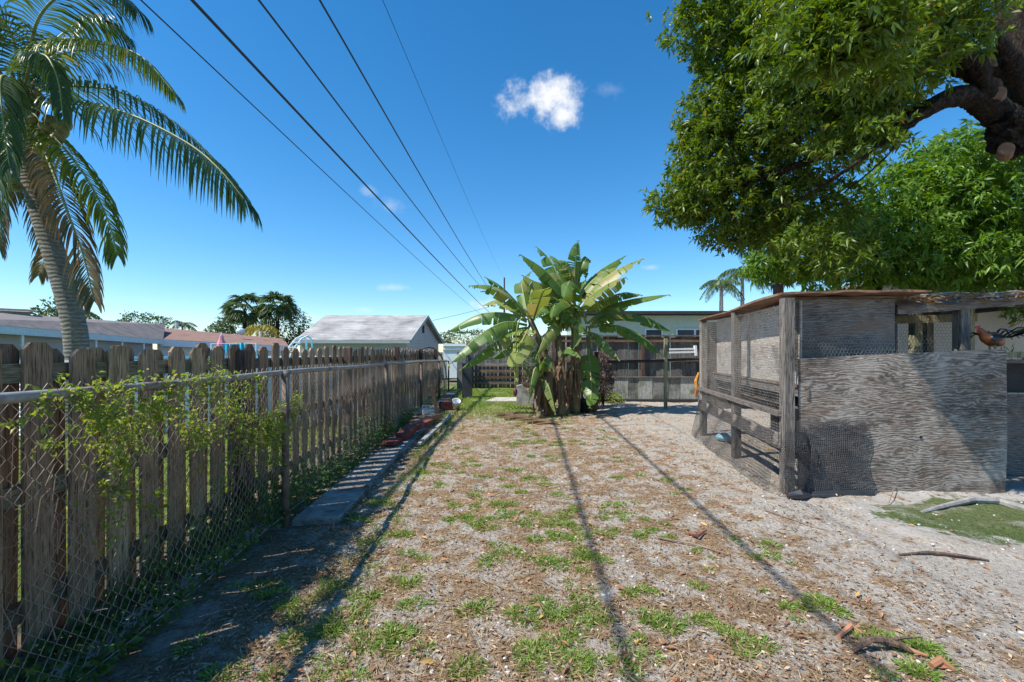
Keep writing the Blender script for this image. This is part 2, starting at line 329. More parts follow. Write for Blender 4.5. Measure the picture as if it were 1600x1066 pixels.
# ---------------------------------------------------------------- mesh builder
class MB:
    def __init__(s): s.v = []; s.f = []; s.n = 0
    def add(s, vs, fs):
        vs = np.asarray(vs, float).reshape(-1, 3)
        s.v.append(vs); s.f.extend([tuple(i+s.n for i in f) for f in fs]); s.n += len(vs)
    def box(s, c, size, rot=None, taper=None):
        hx, hy, hz = [q/2 for q in size]
        vs = [Vector((x*hx, y*hy, z*hz)) for z in (-1, 1) for y in (-1, 1) for x in (-1, 1)]
        if taper: vs = [Vector((q.x*(taper if q.z > 0 else 1), q.y*(taper if q.z > 0 else 1), q.z)) for q in vs]
        if rot is not None: vs = [rot @ q for q in vs]
        s.add([q+Vector(c) for q in vs], [(0, 2, 3, 1), (4, 5, 7, 6), (0, 1, 5, 4), (2, 6, 7, 3), (0, 4, 6, 2), (1, 3, 7, 5)])
    def bar(s, a, b_, wdt, hgt, up=Vector((0, 0, 1))):
        a, b_ = Vector(a), Vector(b_); d = (b_-a).normalized(); sd = d.cross(up).normalized(); u = sd.cross(d)
        vs = [q+sd*x*wdt/2+u*z*hgt/2 for q in (a, b_) for z in (-1, 1) for x in (-1, 1)]
        s.add(vs, [(0, 1, 3, 2), (4, 6, 7, 5), (0, 4, 5, 1), (2, 3, 7, 6), (0, 2, 6, 4), (1, 5, 7, 3)])
    def tube(s, pts, rad, n=6, cap=True, wob=0.0):
        pts = [Vector(p) for p in pts]; m_ = len(pts)
        if not hasattr(rad, '__len__'): rad = [rad]*m_
        vs = []; ref = Vector((.31, .17, .93))
        t0 = (pts[1]-pts[0]).normalized(); sd = t0.cross(ref)
        if sd.length < .1: sd = t0.cross(Vector((1, 0, 0)))
        sd.normalize()
        for i, p in enumerate(pts):
            tt = (pts[min(i+1, m_-1)]-pts[max(i-1, 0)])
            if tt.length < 1e-9: tt = t0
            tt = tt.normalized(); sd = (sd-tt*sd.dot(tt)).normalized(); up = tt.cross(sd)
            for k in range(n):
                a = 2*math.pi*k/n; r = rad[i]*(1+wob*random.uniform(-1, 1))
                vs.append(p+(sd*math.cos(a)+up*math.sin(a))*r)
        fs = [(i*n+k, i*n+(k+1) % n, (i+1)*n+(k+1) % n, (i+1)*n+k) for i in range(m_-1) for k in range(n)]
        if cap: fs += [tuple(range(n))[::-1], tuple((m_-1)*n+k for k in range(n))]
        s.add(vs, fs)
    def sphere(s, c, r, nu=10, nv=7, rot=None):
        c = Vector(c); r = Vector(r) if hasattr(r, '__len__') else Vector((r, r, r)); vs = []
        for j in range(nv+1):
            th = math.pi*j/nv
            for i in range(nu):
                ph = 2*math.pi*i/nu
                q = Vector((math.sin(th)*math.cos(ph)*r.x, math.sin(th)*math.sin(ph)*r.y, math.cos(th)*r.z))
                vs.append(c+(rot @ q if rot is not None else q))
        s.add(vs, [(j*nu+i, (j+1)*nu+i, (j+1)*nu+(i+1) % nu, j*nu+(i+1) % nu) for j in range(nv) for i in range(nu)])
    def lathe(s, prof, n=14, c=(0, 0, 0)):
        vs = [(c[0]+r*math.cos(2*math.pi*k/n), c[1]+r*math.sin(2*math.pi*k/n), c[2]+z) for r, z in prof for k in range(n)]
        s.add(vs, [(i*n+k, i*n+(k+1) % n, (i+1)*n+(k+1) % n, (i+1)*n+k) for i in range(len(prof)-1) for k in range(n)])
    def prism(s, outline, y0, y1):
        n = len(outline)
        vs = [(x, y0, z) for x, z in outline]+[(x, y1, z) for x, z in outline]
        s.add(vs, [tuple(range(n)), tuple(range(2*n-1, n-1, -1))]+[(i, i+n, (i+1) % n+n, (i+1) % n) for i in range(n)])
    def quad(s, a, b_, c, d): s.add([a, b_, c, d], [(0, 1, 2, 3)])
    def mesh(s, name, mat, smooth=False):
        me = bpy.data.meshes.new(name)
        vs = np.concatenate(s.v) if s.v else np.zeros((0, 3))
        me.from_pydata(vs.tolist(), [], s.f); me.materials.append(mat)
        if smooth: me.polygons.foreach_set('use_smooth', [True]*len(me.polygons))
        me.update(); return me
    def build(s, name, mat, parent=None, smooth=False, loc=None):
        return link(name, s.mesh(name, mat, smooth), parent, loc)
def link(name, me, parent=None, loc=None):
    o = bpy.data.objects.new(name, me); COL.objects.link(o)
    if parent: o.parent = parent
    if loc is not None: o.location = loc
    return o
def local(mb, origin):
    o = np.array(origin); mb.v = [q-o for q in mb.v]; return mb
def part(name, mb, mat, root, smooth=False):     # mesh given in world metres, child of an unrotated root
    return local(mb, root.location).build(name, mat, root, smooth)
def tag(o, label=None, cat=None, group=None, kind=None):
    if label: o['label'] = label
    if cat: o['category'] = cat
    if group: o['group'] = group
    if kind: o['kind'] = kind
    return o
def thing(name, loc, label, cat, group=None):
    o = bpy.data.objects.new(name, None); COL.objects.link(o); o.location = loc; o.empty_display_size = .2
    return tag(o, label, cat, group)
def fastmesh(name, V, Fq, mat, nper):
    """V (n,3) and faces (m,nper) arrays"""
    me = bpy.data.meshes.new(name)
    me.vertices.add(len(V)); me.vertices.foreach_set('co', np.asarray(V, np.float32).ravel())
    Fq = np.asarray(Fq, np.int32); me.loops.add(Fq.size); me.loops.foreach_set('vertex_index', Fq.ravel())
    me.polygons.add(len(Fq)); me.polygons.foreach_set('loop_start', np.arange(len(Fq), dtype=np.int32)*nper)
    me.materials.append(mat); me.update(calc_edges=True); return me
def norm(a): return a/np.maximum(np.linalg.norm(a, axis=-1, keepdims=True), 1e-9)
def leaves(C, Dr, L, Wd, fold=.25, N=None, droop=.15):
    """vectorised leaves: base C, direction Dr, length L, width Wd -> V, F: six verts, four triangles (folded lanceolate)"""
    n = len(C); L = np.broadcast_to(L, n)[:, None]; Wd = np.broadcast_to(Wd, n)[:, None]
    Dr = norm(Dr)
    if N is None: N = RNG.normal(size=(n, 3))+np.array([0, 0, .9])
    S = norm(np.cross(Dr, N)); U = norm(np.cross(S, Dr))
    down = np.array([0, 0, -1.0])
    mid = C+Dr*L*.5+U*Wd*0
    tip = C+Dr*L+down*L*droop
    a = C+Dr*L*.42+S*Wd*.5+U*Wd*fold; b_ = C+Dr*L*.42-S*Wd*.5+U*Wd*fold
    mid = C+Dr*L*.45
    V = np.stack([C, a, mid, b_, tip], 1).reshape(-1, 3)
    base = (np.arange(n)*5)[:, None]
    Fq = np.concatenate([base+np.array([0, 1, 2]), base+np.array([1, 4, 2]), base+np.array([0, 2, 3]), base+np.array([2, 4, 3])], 0)
    return V, Fq
def gz(x, y):
    """ground height"""
    fx = x+.035*y
    h = .028*mnoise.noise(Vector((x*1.3, y*1.3, 0)))+.014*mnoise.noise(Vector((x*4.1, y*4.1, 3)))+.008*mnoise.noise(Vector((x*11, y*11, 5)))
    if -1.9 < fx < -1.0 and y < 12: h -= .02
    if x > 3: 
        r = math.hypot((x-4.45)/1.5, (y-3.8)/.72)
        h += .03*math.exp(-((r-1.1)/.16)**2)-.03*max(0, 1-r)
    return h

# ---------------------------------------------------------------- ground
def axis(dense0, dense1, step, far0, far1):
    a = list(np.arange(dense0, dense1, step)); s = step; x = dense1
    while x < far1: a.append(x); s *= 1.25; x += s
    a.append(far1); s = step; x = dense0-step; b_ = []
    while x > far0: b_.append(x); s *= 1.25; x -= s
    b_.append(far0); return np.array(b_[::-1]+a)
xs = axis(-2.4, 5.6, .045, -1500, 1500); ys = axis(1.6, 12.5, .045, -300, 2600)
V = np.array([(x, y, gz(x, y) if abs(x) < 14 and -3 < y < 30 else 0.0) for y in ys for x in xs])
nx = len(xs); ii = np.arange(len(ys)-1)[:, None]*nx+np.arange(nx-1)[None, :]
Fq = np.stack([ii, ii+1, ii+nx+1, ii+nx], -1).reshape(-1, 4)
g = link('ground', fastmesh('ground', V, Fq, MT['ground'], 4)); tag(g, kind='structure', label='sandy yard soil with bark mulch, grass and bare pale patches')
g.data.polygons.foreach_set('use_smooth', [True]*len(g.data.polygons))

# ================================================================ left picket fence
FD = Vector((-25/F, 1, 0)).normalized(); FANG = math.atan2(25/F, 1)     # direction of both left fences
RZ = Matrix.Rotation(FANG, 3, 'Z')
def fl(xrel, y): return Vector((xrel-.035*y, y, 0))
fence = thing('picket_fence', fl(-2.17, 0), 'long brown dog-eared picket fence behind the chain-link fence on the left', 'fence')
fence.rotation_euler.z = FANG
# in fence-local space y runs along the fence, x is across (positive = our side)
def picket_mesh(wd, h, cut=.03):
    mb = MB(); o = [(-wd/2, 0), (wd/2, 0), (wd/2, h-cut), (wd/2-cut, h), (-wd/2+cut, h), (-wd/2, h-cut)]
    mb.prism(o, -.009, .009)
    mb.v = [np.stack([-q[:, 1], q[:, 0], q[:, 2]], 1) for q in mb.v]
    return mb.mesh('picket', MT['picket'])
pm = [picket_mesh(.142, 1.47, .034), picket_mesh(.145, 1.455, .038), picket_mesh(.136, 1.48, .032), picket_mesh(.143, 1.44, .036)]
pitch = .23; k = 0; y = -.6
while y < 17.2:
    for layer in (0, 1):
        if layer and (random.random() < .04 or 4.2 < y < 9.6 or (y > 9.6 and random.random() < .35)): continue
        o = link('picket', random.choice(pm), fence)
        o.location = (.0 if not layer else -.062, y+(.13 if layer else 0)+random.uniform(-.006, .006), -.045*min(1, max(0, (4.2-y)/2))+random.uniform(-.012, .012))
        o.rotation_euler = (random.uniform(-.008, .008), random.uniform(-.01, .01), random.uniform(-.04, .04))
    y += pitch+random.uniform(-.004, .004)
for z in (1.30, .74, .2):
    yy = -1.0
    while yy < 17:
        mb = MB(); mb.box((0, 0, 0), (.036, 2.42, .088))
        o = mb.build('rail', MT['rail_y'], fence); o.location = (-.031, yy+1.2, z+random.uniform(-.006, .006)); yy += 2.43
for yp, hh in ((1.0, 1.3), (3.8, 1.40), (6.5, 1.46), (9.7, 1.5), (12.8, 1.48), (15.9, 1.5)):
    mb = MB(); mb.box((0, 0, 0), (.085, .088, hh)); mb.box((0, 0, hh/2+.008), (.085, .088, .016), taper=.6)
    o = mb.build('post', MT['postw'], fence); o.location = (.058, yp, hh/2)

# ================================================================ chain-link fence
clf = thing('chain_link_fence', fl(-1.75, 0), 'rusty low chain-link fence with pipe top rail along the left of the yard', 'fence')
clf.rotation_euler.z = FANG
def railz(y): return 1.235-.0006*y*y+.006*math.sin(y*1.9)
mb = MB(); mb.tube([(0, yy, railz(yy)) for yy in np.arange(-1.5, 16.6, .5)], .0215, 10)
mb.build('top_rail', MT['galv'], clf, True)
for yp in (.35, 3.72, 7.15, 10.5, 13.8, 16.5):
    mb = MB(); zt = railz(yp)-.02; mb.tube([(.03, yp, -.05), (.03, yp, zt)], .03, 10)
    mb.lathe([(.0, zt+.035), (.02, zt+.03), (.034, zt+.01), (.034, zt-.02)], 10, (.03, yp, 0))
    o = mb.build('post', MT['rustpost'], clf, True)
mb = MB(); mb.tube([(0.02, yy, .05+.02*math.sin(yy*2)) for yy in np.arange(-1.5, 16.6, .6)], .003, 4)
mb.build('tension_wire', MT['wire'], clf)
def zigwires():
    V = []; Fc = []; n0 = 0
    dz = .034; px_ = .036
    yy = -.5; i = 0
    while yy < 16.4:
        m_ = 37; zt = railz(yy)+.045; par = i % 2
        zz = zt-np.arange(m_)*dz*1.0
        y_ = yy+np.where((np.arange(m_)+par) % 2 == 0, -.001, px_+.001)
        bend = .018*np.sin(yy*1.3+zz*4)+.012*np.sin(yy*5+zz*3)
        x_ = -.022+np.where((np.arange(m_)+par) % 2 == 0, .004, -.004)+bend*np.clip((zt-zz)/.4, 0, 1)
        pts = np.stack([x_, y_, zz], 1)
        r = .0019 if yy < 6 else .0022
        ring = np.array([(math.cos(a)*r, 0, math.sin(a)*r) for a in (0, 2.094, 4.189)])
        ring2 = np.array([(math.cos(a)*r, math.sin(a)*r, 0) for a in (0, 2.094, 4.189)])
        vs = (pts[:, None, :]+ring2[None]).reshape(-1, 3)
        V.append(vs); a = (np.arange(m_-1)*3)[:, None]+n0
        for k_ in range(3):
            k2 = (k_+1) % 3
            Fc.append(np.stack([a[:, 0]+k_, a[:, 0]+k2, a[:, 0]+3+k2, a[:, 0]+3+k_], 1))
        n0 += m_*3; yy += px_; i += 1
    return np.concatenate(V), np.concatenate(Fc)
V, Fq = zigwires()
o = link('wire_mesh', fastmesh('wire_mesh', V, Fq, MT['wire'], 4), clf); o['kind'] = 'stuff'

# ================================================================ concrete strip (path) along the fence
path = bpy.data.objects.new('path', None); COL.objects.link(path); path.location = fl(-1.45, 0); path.rotation_euler.z = FANG
tag(path, 'narrow concrete strip running along the foot of the chain-link fence', kind='structure')
yy = 3.75
for i in range(10):
    L = random.uniform(1.0, 1.3); wd = .38
    mb = MB(); o_ = [(-wd/2, 0), (wd/2, 0), (wd/2, .05), (wd/2-.012, .062), (-wd/2+.012, .062), (-wd/2, .05)]
    mb.prism(o_, 0, L-.015); o = mb.build('slab', MT['dirtyconc'], path)
    o.location = (random.uniform(-.022, .022)-.03, yy, -.036+random.uniform(-.008, .006)); o.rotation_euler = (random.uniform(-.008, .008), random.uniform(-.03, .03), random.uniform(-.02, .02))
    yy += L
mb = MB(); mb.box((0, 0, 0), (.09, 4.2, .05)); o = mb.build('curb', MT['conc'], path); o.location = (-.42, 1.6, .0)

# ================================================================ debris by the fence
def board(name, loc, size, rot, mat, label, cat, extra=None, group=None):
    mb = MB(); mb.box((0, 0, 0), size)
    if extra: extra(mb)
    o = mb.build(name, mat); o.location = loc; o.rotation_euler = rot; tag(o, label, cat, group); return o
def brick_holes(mb):
    mb.box((0, .03, .04), (.1, .13, .03))
p = G(613, 698); board('brick_stack', (p.x, p.y, .08), (.2, .28, .05), (.03, .05, -.2), MT['redwood'], 'dark red timber block lying flat at the foot of the second chain-link post', 'timber', lambda mb: mb.box((.02, .02, -.05), (.18, .24, .045)))
p = G(635, 688); board('timber_offcut', (p.x, p.y, .13), (.15, .4, .10), (.3, .15, -.25), MT['redwood'], 'bright dark red timber block tilted up beside the fence mesh', 'timber', lambda mb: mb.box((.02, .0, -.06), (.12, .36, .025)))
p = G(652, 680); board('timber_offcut', (p.x, p.y, .14), (.12, .7, .085), (.12, .05, -.5), MT['redwood'], 'long dull red beam lying across the concrete strip in front of the pile', 'timber', lambda mb: mb.box((0, -.35, 0), (.13, .03, .095)))
p = G(667, 664); board('timber_offcut', (p.x, p.y, .11), (.13, .8, .07), (.04, .05, -.55), MT['orangewood'], 'orange brown weathered plank end on the debris pile', 'timber', lambda mb: mb.box((.03, .1, .045), (.06, .6, .02)))
p = G(688, 652); board('leaning_board', (p.x-.12, p.y, .33), (.07, .03, .72), (.12, -.25, .2), MT['orangewood'], 'thin bare board propped upright against the fence above the debris', 'board', lambda mb: mb.box((.01, .02, -.1), (.03, .02, .45)))
mb = MB(); mb.bar(G(660, 690, .05), G(705, 648, .06), .06, .04); mb.bar(G(655, 694, .04), G(672, 676, .05), .05, .03); mb.build('plank', MT['conc']); tag(bpy.data.objects['plank'], 'long thin pale plank lying beside the concrete strip', 'plank')
p = G(712, 640); mb = MB(); mb.lathe([(0, 0), (.08, 0), (.10, .18), (.11, .19), (.105, .17), (.08, .02), (0, .02)], 14)
o = mb.build('bucket', MT['plastic'], smooth=True); o.location = (p.x, p.y, .0); o.rotation_euler = (.5, .2, 0); o.location.z = .06; tag(o, 'small white plastic bucket tipped over at the far end of the strip', 'bucket')
p = G(703, 640); mb = MB(); mb.box((0, 0, 0), (.3, .2, .16)); mb.box((0, 0, .09), (.26, .16, .04)); o = mb.build('crate', MT['redwood']); o.location = (p.x-.1, p.y, .09); o.rotation_euler.z = .4; tag(o, 'small dull red crate next to the tipped white bucket', 'crate')
p = G(676, 650); mb = MB(); mb.box((0, 0, 0), (.28, .22, .1)); mb.tube([(-.1, 0, .05), (-.06, .05, .13), (.08, .02, .12)], .02, 6); o = mb.build('plastic_tub', MT['plastic']); o.location = (p.x-.2, p.y+.3, .06); o.rotation_euler.z = .7; tag(o, 'pale flattened plastic tub lying between the fence and the leaning board', 'tub')
p = G(470, 763); mb = MB(); mb.tube([(-.06, 0, 0), (-.03, 0, .0), (.05, .01, 0), (.07, .01, 0)], [.012, .02, .02, .01], 8); o = mb.build('wrapper', MT['bluetag']); o.location = (p.x, p.y, .03); tag(o, 'small crumpled blue wrapper on the ground by the chain-link fence', 'wrapper')

# dark metal gate pillar at far end of the picket fence and arched hoses
mb = MB(); p = G(730, 622); mb.box((0, 0, .5), (.28, .28, 1.05)); mb.box((0, 0, 1.04), (.32, .32, .05)); o = mb.build('gate_pillar', MT['blackpot']); o.location = (p.x, p.y, 0); tag(o, 'dark blue-grey square post at the far end of the left fence', 'post')
for dx, lab in ((0, 'outer'), (.22, 'inner')):
    mb = MB(); c = P(692, 545, 19); r = .75-dx
    mb.tube([(c.x-.6+r*math.cos(a), c.y, .3+(1.3 if not dx else 1.12)*math.sin(a)) for a in np.linspace(0, math.pi*.9, 12)], .035, 6)
    o = mb.build('garden_arch', MT['blackmesh']); tag(o, f'{lab} dark metal hoop arching beyond the end of the left fence', 'arch')

# ================================================================ back fences
bf = thing('back_fence', (1.2, 13.35, 0), 'weathered dark grey board fence across the back right of the yard', 'fence')
pb = []
for wv in (.144, .15, .147):
    mb = MB(); mb.box((0, 0, .92), (wv, .02, 1.84)); pb.append(mb.mesh('board', MT['darkz']))
x = 0.0
while x < 5.6:
    o = link('board', random.choice(pb), bf); o.location = (x, random.uniform(-.01, .01), random.uniform(-.03, .03)); o.rotation_euler = (0, random.uniform(-.01, .01), 0); x += .153
for z, hh in ((1.72, .07), (1.15, .09), (.4, .09)):
    mb = MB(); mb.box((2.8, -.05, z), (5.7, .05, hh)); mb.build('rail', MT['brownx'], bf)
mb = MB(); mb.box((2.8, -.03, 1.87), (5.7, .13, .035)); mb.build('cap_rail', MT['brownx'], bf)
for x in (.0, 2.6, 4.45, 5.6):
    mb = MB(); mb.box((x, -.11, .95), (.09, .09, 1.9)); mb.build('post', MT['postw'], bf)
lp = thing('low_board_wall', (1.9, 12.75, 0), 'knee-high wall of pale mossy boards in front of the dark back fence', 'wall')
x = 0.0
while x < 3.95:
    wv = random.uniform(.2, .46); mb = MB(); mb.box((wv/2, 0, .34), (wv-.008, .03, .68+random.uniform(-.01, .01))); o = mb.build('board', MT['palez'], lp); o.location = (x, 0, 0); o.rotation_euler = (random.uniform(-.03, .03), 0, 0); x += wv
mb = MB(); mb.box((2, -.01, .695), (4.0, .09, .03)); mb.build('cap_rail', MT['oldx'], lp)
mb = MB(); mb.box((2, -.06, .04), (4.0, .06, .08)); mb.build('base_rail', MT['dark'], lp)
# white rail (bench-like) behind
wr = thing('white_rail_frame', P(1065, 560, 13.0), 'short whitewashed wooden rail frame fixed on the back fence boards', 'rail')
for py in (546, 551): mb = MB(); mb.bar(P(1046, py, 13.15), P(1088, py-1, 13.15), .04, .05); part('rail', mb, MT['white'], wr)
mb = MB(); mb.bar(P(1086, 540, 13.15), P(1087, 556, 13.15), .06, .1, Vector((0, 1, 0))); part('end_piece', mb, MT['white'], wr)
# wood gate/board fence on left back
gf = thing('rail_fence', (-1.7, 17.6, 0), 'dark board fence with four bare horizontal rails at the far left corner', 'fence')
x = 0.0
while x < 3.6:
    o = link('board', random.choice(pb), gf); o.location = (x, .04, -.02+random.uniform(-.03, .03)); x += random.choice((.152, .155, .17))
for z, mt in ((.92, 'oldx'), (.66, 'brownx'), (.42, 'brownx'), (.2, 'oldx')):
    mb = MB(); mb.box((1.8, -.03, z), (3.4, .04, .1)); mb.build('rail', MT[mt], gf)
for x in (.05, 1.9, 2.9):
    mb = MB(); mb.box((x, -.07, .7), (.1, .04, 1.4)); mb.build('post', MT['oldz'], gf)
mb = MB(); mb.box((3.4, -2.2, .9), (.03, 4.2, 1.8)); mb.build('side_boards', MT['darkz'], gf)
mb = MB(); mb.box((-.2, -.3, .7), (.35, .35, 1.4)); mb.build('corner_post', MT['darkz'], gf)
# lone post and pole in front of the back fence
p = G(1040, 640); o = thing('fence_post', (p.x, p.y, 0), 'slim bare wooden post standing alone left of the chicken coop', 'post')
mb = MB(); mb.box((0, 0, .86), (.07, .07, 1.74)); mb.build('shaft', MT['treated'], o)
mb = MB(); a = Vector((p.x-1.4, p.y+.05, 1.16)); c = Vector((p.x+.95, p.y+.05, 1.24)); mb.tube([a, a.lerp(c, .5)-Vector((0, 0, .02)), c], .035, 8); part('cross_pole', mb, MT['dark'], o)

# ================================================================ wires and utility pole
pole = thing('utility_pole', P(788, 550, 60)-Vector((0, 0, H)), 'distant wooden utility pole whose top shows above the banana leaves', 'utility pole')
mb = MB(); mb.tube([(0, 0, 0), (0, 0, 11.2)], [.17, .1], 8); mb.build('shaft', MT['postw'], pole)
mb = MB(); mb.box((-1.5, 0, 9.35), (3.3, .12, .14)); mb.build('crossarm', MT['brownx'], pole)
for x in (-2.9, -1.8, -.8): mb = MB(); mb.lathe([(.0, 0), (.06, 0), (.08, .06), (.05, .1), (.06, .16), (0, .2)], 8, (x, 0, 9.42)); mb.build('insulator', MT['plastic'], pole)
cables = [((220, 0), 11.6, (752, 492), .021, 'lowest left thin black cable in the fan of five overhead lines'),
          ((300, 0), 11.6, (768, 491), .045, 'thickest black overhead cable, second from the left in the fan'),
          ((405, 0), 7.76, (764, 461), .019, 'third of the five overhead lines, between the thickest cable and the middle right one'),
          ((500, 0), 7.8, (775, 466), .018, 'fourth overhead line from the left, second thickest of the five'),
          ((598, 0), 8.4, (789, 437), .006, 'hair-thin rightmost overhead line reaching the top of the distant pole')]
for (a, ya, c, r, lab) in cables:
    YF = 110 if ya > 10 else 60
    A = P(*a, ya); C = P(*c, YF); d = (A-C)/(YF-ya)
    st = A+d*(ya+14); pts = []
    for tt in np.linspace(0, 1, 40):
        q = st.lerp(C, tt); q = q-Vector((0, 0, 1))*(.35*4*max(0, (q.y-ya)/(YF-ya))*(1-max(0, (q.y-ya)/(YF-ya)))); pts.append(q)
    mb = MB(); mb.tube(pts, r, 8); o = mb.build('overhead_cable', MT['cable'], smooth=True); tag(o, lab, 'cable', 'overhead cables')
mb = MB(); mb.tube([P(676, 501, 50), P(720, 491, 54), P(764, 480, 59)], .02, 5); o = mb.build('service_cable', MT['cable']); tag(o, 'faint short service line crossing low to the left of the distant pole', 'cable')

# ================================================================ houses
def slab(a, b_, c, d, th):
    """quad a b c d with thickness th downwards"""
    mb = MB(); q = [Vector(v) for v in (a, b_, c, d)]; lo = [v-Vector((0, 0, th)) for v in q]
    mb.add(q+lo, [(0, 1, 2, 3), (7, 6, 5, 4), (0, 4, 5, 1), (1, 5, 6, 2), (2, 6, 7, 3), (3, 7, 4, 0)]); return mb
# garage / shed with pale roof
sh = thing('shed', (-7.4, 22, 0), 'grey lap-sided shed with pale weathered shingle gable roof beyond the picket fence', 'shed')
A = P(460, 533, 21.8); B = P(641, 529, 21.8); R = P(668, 491, 24.6); L = P(508, 494.5, 24.6); C = P(692, 531, 27.2)
zE = (A.z+B.z)/2; zR = (R.z+L.z)/2
A.z = B.z = zE; R.z = L.z = zR; C2 = Vector((A.x+(C.x-B.x)*.2, 27.4, zE)); C = Vector((C.x, 27.4, zE))
part('roof', slab(A, B, R, L, .1), MT['shingle'], sh); part('roof', slab(L, R, C, C2, .1), MT['shingle'], sh)
mb = MB(); mb.bar(A-Vector((0, .03, .1)), B-Vector((0, .03, .1)), .04, .14); part('fascia', mb, MT['greywall'], sh)
mb = MB(); mb.bar(B-Vector((-.02, 0, .07)), R-Vector((-.02, 0, .07)), .05, .15); mb.bar(R-Vector((-.02, 0, .07)), C-Vector((-.02, 0, .07)), .05, .15); part('barge_board', mb, MT['greywall'], sh)
mb = MB(); mb.add([(-10.3, 22.1, 0), (B.x-.25, 22.1, 0), (B.x-.25, 22.1, zE-.05), (-10.3, 22.1, zE-.05)], [(0, 1, 2, 3)])
gx = B.x-.25; gx2 = C.x-.25
mb.add([(gx, 22.1, 0), (gx2, 27.1, 0), (gx2, 27.1, zE-.05), ((R.x-.25), 24.6, zR-.12), (gx, 22.1, zE-.05)], [(0, 1, 2, 3, 4)])
mb.add([(-10.3, 22.1, 0), (-10.0, 27.1, 0), (-10.0, 27.1, zE-.05), (-10.1, 24.6, zR-.12), (-10.3, 22.1, zE-.05)], [(0, 1, 2, 3, 4)])
mb.add([(-10.0, 27.1, 0), (gx2, 27.1, 0), (gx2, 27.1, zE-.05), (-10., 27.1, zE-.05)], [(0, 1, 2, 3)])
part('wall', mb, MT['siding'], sh)
mb = MB(); mb.box(((R.x-.22), 24.6, zR-.75), (.06, .3, .42)); part('vent', mb, MT['dark'], sh)
# left house
def longhouse(label, name, e0, Y0, e1, Y1, r0, r1, dY, roofm, wallm, th, posts=False, fasciam='bluewhite'):
    a = P(*e0, Y0); b_ = P(*e1, Y1); c = P(*r1, Y1+dY); d = P(*r0, Y0+dY)
    h = thing(name, (b_.x, b_.y, 0), label, 'house')
    part('roof', slab(a, b_, c, d, .06), MT[roofm], h)
    # back slope so the roof is a solid shape
    back = Vector((-1, .6, 0)).normalized()*5
    part('roof', slab(d, c, c+back+Vector((0, 0, -.9)), d+back+Vector((0, 0, -.9)), .06), MT[roofm], h)
    dr = (b_-a).normalized(); nn = Vector((dr.y, -dr.x, 0)).normalized()
    if nn.x < 0: nn = -nn
    mb = MB(); mb.bar(a+nn*.03-Vector((0, 0, th/2+.02)), b_+nn*.03-Vector((0, 0, th/2+.02)), .04, th); part('fascia', mb, MT[fasciam], h)
    ia = a-nn*.6; ib = b_-nn*.6; mb = MB()
    mb.quad((ia.x, ia.y, 0), (ib.x, ib.y, 0), (ib.x, ib.y, b_.z-.1), (ia.x, ia.y, a.z-.1)); ic = ib-nn*7
    mb.quad((ib.x, ib.y, 0), (ic.x, ic.y, 0), (ic.x, ic.y, b_.z-.1), (ib.x, ib.y, b_.z-.1))
    part('wall', mb, MT[wallm], h)
    n = int((b_-a).length/2.4)
    for i in range(1, n):
        q = a.lerp(b_, i/n)-nn*.1
        if posts: mb = MB(); mb.box((q.x, q.y, (q.z-.15)/2), (.1, .1, q.z-.15)); part('post', mb, MT['white'], h)
        else:
            q2 = q-nn*.47; mb = MB(); mb.bar(q2+Vector((0, 0, -1.15)), q2+Vector((0, 0, -.35)), 1.1, .05, nn); o = part('window', mb, MT['glass'], h)
    return h
hA = longhouse('low grey-roofed house with pale blue fascia behind the coconut palm trunk', 'house', (-160, 494), 13.5, (255, 531), 31, (-160, 478), (258, 507), 6, 'roofgrey', 'siding', .3, True)
hB = longhouse('low house with reddish brown roof and white fascia left of the pale shed', 'house', (250, 530), 31, (452, 541), 38, (120, 501), (440, 529), 7, 'roofred', 'white', .45, False, 'white')
mb = MB(); p = P(276, 511, 36); mb.tube([p, p+Vector((0, 0, .35))], .12, 8); part('vent_pipe', mb, MT['plastic'], hB)
mb = MB(); p = P(407, 522, 40); mb.tube([p-Vector((0, 0, .2)), p+Vector((0, 0, .25))], .1, 8); part('vent_pipe', mb, MT['plastic'], hB)
mb = MB(); p = P(376, 518, 39); mb.sphere(p, (.38, .38, .3), 10, 6); part('roof_ventilator', mb, MT['bluewhite'], hB)
h3 = thing('house', P(-60, 550, 24)-Vector((0, 0, H)), 'flat-roofed upper storey showing at the left edge above the grey roof', 'house')
part('roof', slab(P(-200, 473, 24), P(56, 484, 24), P(56, 484, 28), P(-200, 473, 30), .12), MT['roofgrey'], h3)
mb = MB(); a = P(-190, 476, 24.4); c = P(48, 487, 24.4); mb.add([(a.x, 24.4, 0), (c.x, 24.4, 0), (c.x, 24.4, c.z-.02), (a.x, 24.4, a.z-.02)], [(0, 1, 2, 3)]); part('wall', mb, MT['greywall'], h3)
# right back house (pale green)
h4 = thing('house', (9, 24, 0), 'pale green single-storey house with dark flat roof edge behind the back fence', 'house')
zt = P(1060, 488, 22).z
mb = MB(); mb.box((9.5, 25, zt-.05), (13, 7, .14)); part('roof', mb, MT['dark'], h4)
mb = MB(); mb.box((9.5, 25.2, (zt-.15)/2), (12.2, 6.2, zt-.15)); part('wall', mb, MT['greenpaint'], h4)
for px in (1022, 1072, 1100):
    q = P(px, 518, 22.0); w_ = .85 if px != 1072 else .9
    mb = MB(); mb.box((q.x, 22.07, 2.15), (w_, .05, .75)); o = part('window', mb, MT['white'], h4)
    mb = MB(); mb.box((0, 0, 0), (w_-.12, .03, .62)); g_ = mb.build('pane', MT['glass'], o); g_.location = (q.x-h4.location.x, 22.035-24, 2.15)
